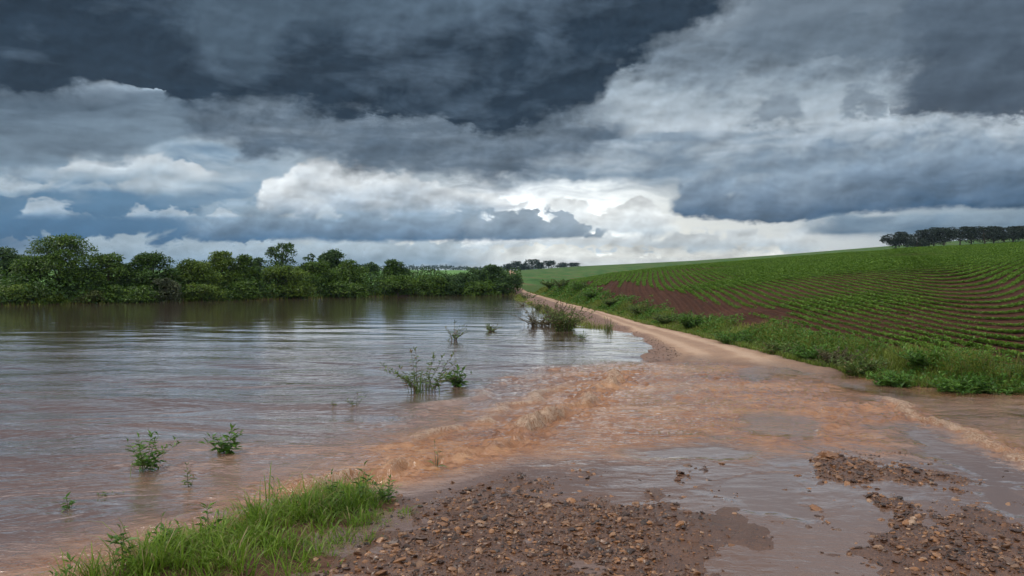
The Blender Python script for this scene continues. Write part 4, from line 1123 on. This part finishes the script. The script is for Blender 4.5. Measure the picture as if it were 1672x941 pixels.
pr = np.maximum(gm ** 1.5 * (0.55 + 0.45 * fbm(x * 2, y * 2, 29, 3)), stray * (y < 12) * (poly_sd(x, y, clump) < -0.4) * (x > -1.2))
ok = (g.random(n) < pr * 0.72) & (zl_ > -0.05); x, y, zl_, gm = x[ok], y[ok], zl_[ok], gm[ok]; n = len(x)
size = np.exp(g.normal(math.log(0.0100), 0.62, n)).clip(0.004, 0.05)
P = np.stack([x, y, zl_ + size * 0.13], 1)
lg = size > 0.019
V1, F1 = rocks(P[lg], size[lg], g, ico1); V2, F2 = rocks(P[~lg], size[~lg], g, ico0)
# loose stones on the shoulder of the dry road
m = 9000
y3 = g.uniform(22, 60, m); x3 = I(y3, SY, SX) + g.uniform(-0.2, 2.0, m)
ok = (x3 < I(y3, TY, TX) + 0.25) & (land(x3, y3) > -0.02) & (g.random(m) < I(y3, [22, 30, 60], [1, 0.7, 0.25])); x3, y3 = x3[ok], y3[ok]
s3 = np.exp(g.normal(math.log(0.012), 0.45, len(x3))).clip(0.006, 0.035)
V3, F3 = rocks(np.stack([x3, y3, land(x3, y3) + s3 * 0.2], 1), s3, g, ico0)
V = np.concatenate([V1, V2, V3])
tag(mesh_np('gravel', V, [F1, F2 + len(V1), F3 + len(V1) + len(V2)], M['stone'], smooth=False), 'wet reddish gravel strewn in patches over the flooded road', 'gravel', kind='stuff')
# single larger stones one can point at
for px, py, wpx, lab in ((1352, 748, 44, 'flat ochre stone at the upper left tip of the right gravel patch'), (1302, 776, 18, 'dark stone alone in the shallow water left of the right gravel'),
                         (1178, 757, 16, 'brown stone on the small gravel spit in mid road'), (645, 902, 20, 'dark stone at the lower left edge of the near gravel'),
                         (725, 858, 24, 'flat brown stone on the upper left edge of the near gravel'), (936, 757, 12, 'small dark stone in the stream above the near gravel'),
                         (1333, 832, 26, 'long ochre stone in the left margin of the right gravel'), (1615, 822, 16, 'dark stone at the right margin of the right gravel'),
                         (892, 832, 20, 'pale buff stone in the middle of the near gravel'), (1195, 890, 14, 'rusty pebble lying alone on the wet wheel track')):
    p = at(px, py, 0.0); x, y = p[0], p[1]; s_ = wpx * y / FPX / 2.3
    zg = max(float(land(np.array([x]), np.array([y]))[0]), -0.012)
    Vr, Fr = rocks(np.array([[0, 0, 0.0]]), np.array([s_]), np.random.default_rng(px), ico2)
    Vr[:, 2] = np.clip(Vr[:, 2], -0.25 * s_, None) 
    o = mesh_np('stone', Vr, [Fr], M['stone'], smooth=False); o.location = (x, y, zg + s_ * 0.12); o.scale = (1, 1, 0.6)
    tag(o, lab, 'stone', 'larger stones on the flooded road')

# ------------------------------------------------------------------ plants standing in the water
def wp(label, px, py, hpx, wpx, mat, seed, name='water_plant', cat='plant', z=None, leafpx=9, **k):
    p = at(px, py, 0.0); d = p[1] / FPX
    zz = z if z is not None else -0.02
    return weed(name, label, cat, p[0], p[1], zz, hpx * d * 1.02, wpx * d * 0.6, mat, seed, leaf=leafpx * d, tr=max(0.0022, 0.5 * d), **k)
WG = 'plants standing in the flood water'
wp('twiggy brown-olive shrub, the largest plant standing in the open water', 690, 638, 70, 100, 'weed_olive', 301, 'flooded_shrub', 'shrub', group=WG, stems=17, per=24, leafpx=11, lean=1.6, stemmat='stem_brown', bare_=0.2, tuft=50)
wp('fresh green leafy plant touching the right side of the large twiggy shrub', 746, 630, 32, 46, 'weed', 302, group=WG, stems=12, per=13, leafpx=15, aspect=0.42, lean=0.9)
wp('upright spindly sapling in open water above the large twiggy shrub', 741, 556, 33, 34, 'weed_olive', 303, group=WG, stems=9, per=12, leafpx=8, lean=1.5, stemmat='stem_brown')
wp('low scrubby sprig in open water right of the spindly sapling', 802, 541, 12, 34, 'weed_olive', 304, group=WG, stems=11, per=9, leafpx=7, lean=1.8, stemmat='stem_brown')
wp('bushy green weed with two upright stems, left part of the near water', 238, 768, 62, 96, 'weed', 305, group=WG, stems=12, per=16, leafpx=17, aspect=0.36, lean=1.15, tuft=20)
wp('compact round green weed right of the two-stemmed weed', 370, 740, 42, 62, 'weed', 306, group=WG, stems=12, per=9, leafpx=20, aspect=0.36, lean=1.1)
wp('thin leaning sprig below the compact round weed', 309, 796, 42, 24, 'weed_olive', 307, group=WG, stems=4, per=9, leafpx=13, lean=0.8)
wp('small green sprout in the near water, leftmost plant of all', 114, 833, 28, 38, 'weed', 308, group=WG, stems=4, per=8, leafpx=16, aspect=0.4, lean=1.2)
wp('tiny flat scrap of weed floating right of the leftmost sprout', 172, 808, 7, 40, 'weed', 309, group=WG, stems=5, per=4, leafpx=10, lean=1.6)
wp('tiny bent sprig left of the three-leaved sprig below the large shrub', 545, 664, 13, 9, 'weed_olive', 310, group=WG, stems=2, per=4, leafpx=8)
wp('little three-leaved sprig left of the large twiggy shrub', 580, 664, 20, 36, 'weed_olive', 311, group=WG, stems=5, per=5, leafpx=9, lean=1.1)
wp('single grass-like sprig standing in the foaming rapids', 712, 765, 44, 14, 'weed_olive', 312, group=WG, stems=3, per=6, leafpx=22, aspect=0.12, lean=0.6)
wp('sprawling twiggy shrub in water at the left of the bank thicket', 878, 532, 30, 62, 'weed_brown', 313, 'flooded_shrub', 'shrub', group=WG, stems=30, per=20, leafpx=6.5, lean=1.7, stemmat='stem_brown', bare_=0.06, tuft=60)
wp('dense green shrub on the water edge beside the dry road', 922, 540, 44, 52, 'weed_olive', 314, 'flooded_shrub', 'shrub', group=WG, stems=44, per=26, leafpx=8, lean=1.4, stemmat='stem_brown', bare_=0.05, tuft=220)
wp('brown seedy weed stalks behind the dense water-edge shrub', 905, 530, 40, 40, 'weed_brown', 315, 'flooded_shrub', 'shrub', group=WG, stems=26, per=18, leafpx=7, lean=1.2, stemmat='stem_brown', bare_=0.05, tuft=120)
wp('floating green sprig in front of the dense water-edge shrub', 950, 553, 12, 26, 'weed', 316, group=WG, stems=7, per=6, leafpx=7, lean=1.3)
wp('tuft of stiff grass between water and gravel shoulder', 994, 541, 22, 30, 'weed_olive', 317, 'grass_tuft', 'grass tuft', stems=4, per=5, leafpx=8, aspect=0.2, lean=0.6, tuft=120, z=0.02)
wp('low twiggy weed trailing in water near the far trees', 853, 500, 10, 26, 'weed_brown', 318, group=WG, stems=9, per=7, leafpx=5, lean=1.3, stemmat='stem_brown')
wp('bushy olive weed at the far end of the water edge by the road', 860, 490, 13, 30, 'weed_olive', 319, group=WG, stems=14, per=12, leafpx=5, lean=0.9, tuft=60)
wp('reedy olive weed on the strip left of the dry road', 878, 506, 18, 34, 'weed_olive', 320, group=WG, stems=12, per=12, leafpx=5, lean=0.8, tuft=80)
# taller weeds in the clump of grass in front
CG = 'weeds in the near grass clump'
for label, px, py, hpx, wpx, lp, st, pr_, seed in (
        ('tall feathery grass spike, leftmost above the near grass clump', 448, 812, 44, 22, 20, 3, 8, 331), ('leafy tall weed rising at the right part of the near grass', 590, 815, 52, 34, 20, 4, 10, 332),
        ('broad leafy weed at the right tip of the near grass clump', 630, 812, 26, 52, 15, 9, 10, 333), ('leafy weed stem in the back edge of the near grass', 545, 818, 40, 30, 18, 4, 9, 334),
        ('drooping leafy weed in the left part of the near grass', 265, 885, 40, 60, 24, 7, 8, 335), ('tall leafy shoot near the left end of the grass clump', 200, 915, 56, 40, 26, 4, 9, 336),
        ('outermost leafy sprout at the lower left end of the grass', 108, 945, 44, 56, 26, 6, 7, 337), ('spiky dark weed in the middle of the near grass', 342, 868, 46, 40, 28, 5, 7, 338)):
    p = at(px, py, 0.05); d = p[1] / FPX
    weed('grass_weed', label, 'weed', p[0], p[1], float(land(p[:1], p[1:2])[0]), (hpx + 12) * d, wpx * d * 0.55, 'weed', seed, CG, stems=st, per=pr_, leaf=lp * d, aspect=0.28 if seed != 331 else 0.14, lean=0.9)
# shrubs along the verge
VG_ = 'shrubs along the roadside verge'
M['verge_dark'] = M['weed']
for label, px, py, hpx, wpx, mat, lp, seed in (
        ('dark bush at the far end of the verge, beside the bare soil tip', 903, 482, 20, 34, 'leaf_mid', 5, 401), ('mid-green shrub between the dark bush and the bare soil', 923, 487, 24, 30, 'weed_olive', 4, 402),
        ('rounded green shrub below the ploughed soil tip', 948, 493, 24, 28, 'verge_dark', 5, 403), ('low shrub right of the rounded green shrub on the bank', 972, 500, 20, 36, 'verge_dark', 4.5, 404),
        ('pale yellowish weed clump below the ploughed soil', 1003, 508, 18, 24, 'weed_olive', 5, 405), ('feathery green weed clump, first right of the ploughed soil', 1052, 521, 26, 34, 'weed_olive', 6, 406),
        ('wide weedy bush in the middle of the verge', 1100, 533, 30, 56, 'weed_olive', 6, 407), ('bright leafy bush where the verge widens', 1140, 540, 40, 44, 'weed', 8, 408),
        ('dark leafy weed bush facing the bend of the road', 1210, 562, 38, 60, 'verge_dark', 8, 409), ('grassy weed bush left of the greyish dead stalks', 1290, 580, 40, 56, 'weed_olive', 9, 410),
        ('dark green weed bush beside the dead stalks', 1340, 590, 44, 56, 'verge_dark', 10, 411), ('greyish brown stand of dead weed stalks in the verge', 1388, 600, 52, 54, 'weed_brown', 9, 412),
        ('yellow-topped weed bush right of the dead stalks', 1428, 612, 56, 54, 'weed_olive', 11, 413), ('fresh green leafy bush at the water edge of the verge', 1490, 628, 52, 66, 'weed', 14, 414),
        ('dense dark leafy bush behind the fresh green one', 1545, 618, 60, 64, 'verge_dark', 13, 415), ('broad leafy bush overhanging the ditch water', 1600, 638, 58, 76, 'weed', 15, 416),
        ('rightmost leafy bush of the verge, above the ditch', 1660, 640, 58, 80, 'verge_dark', 14, 417)):
    p = at(px, py, 0.12); d = p[1] / FPX
    weed('verge_shrub', label, 'shrub', p[0], p[1] + 0.8, float(land(p[:1], p[1:2] + 0.8)[0]) - 0.03, hpx * d * 0.72, wpx * d * 0.62, mat, seed, VG_, stems=46, per=22, leaf=lp * d, aspect=0.42, lean=1.25, stemmat='stem_brown' if mat == 'weed_brown' else 'stem', bare_=0.12, tr=max(0.003, 0.45 * d), tuft=60)
# ------------------------------------------------------------------ damp air
hm = bpy.data.materials.new('haze'); hm.use_nodes = True; hn = hm.node_tree; hn.nodes.clear()
ho = hn.nodes.new('ShaderNodeOutputMaterial'); hv = hn.nodes.new('ShaderNodeVolumePrincipled')
hv.inputs['Density'].default_value = 0.00010; hv.inputs['Color'].default_value = (.55, .72, .9, 1); hv.inputs['Anisotropy'].default_value = 0.2
hn.links.new(hv.outputs[0], ho.inputs['Volume'])
zlo, zhi = -2.2, 52.0; a = 2690
Vh = np.array([(x_, y_, z_) for z_ in (zlo, zhi) for y_ in (-60, 2750) for x_ in (-a, a)], float)
Fh = np.array([(0, 2, 3, 1), (4, 5, 7, 6), (0, 1, 5, 4), (2, 6, 7, 3), (0, 4, 6, 2), (1, 3, 7, 5)])
tag(mesh_np('haze', Vh, [Fh], hm, smooth=False), 'thin bluish rain haze over the whole valley', 'haze', kind='stuff')
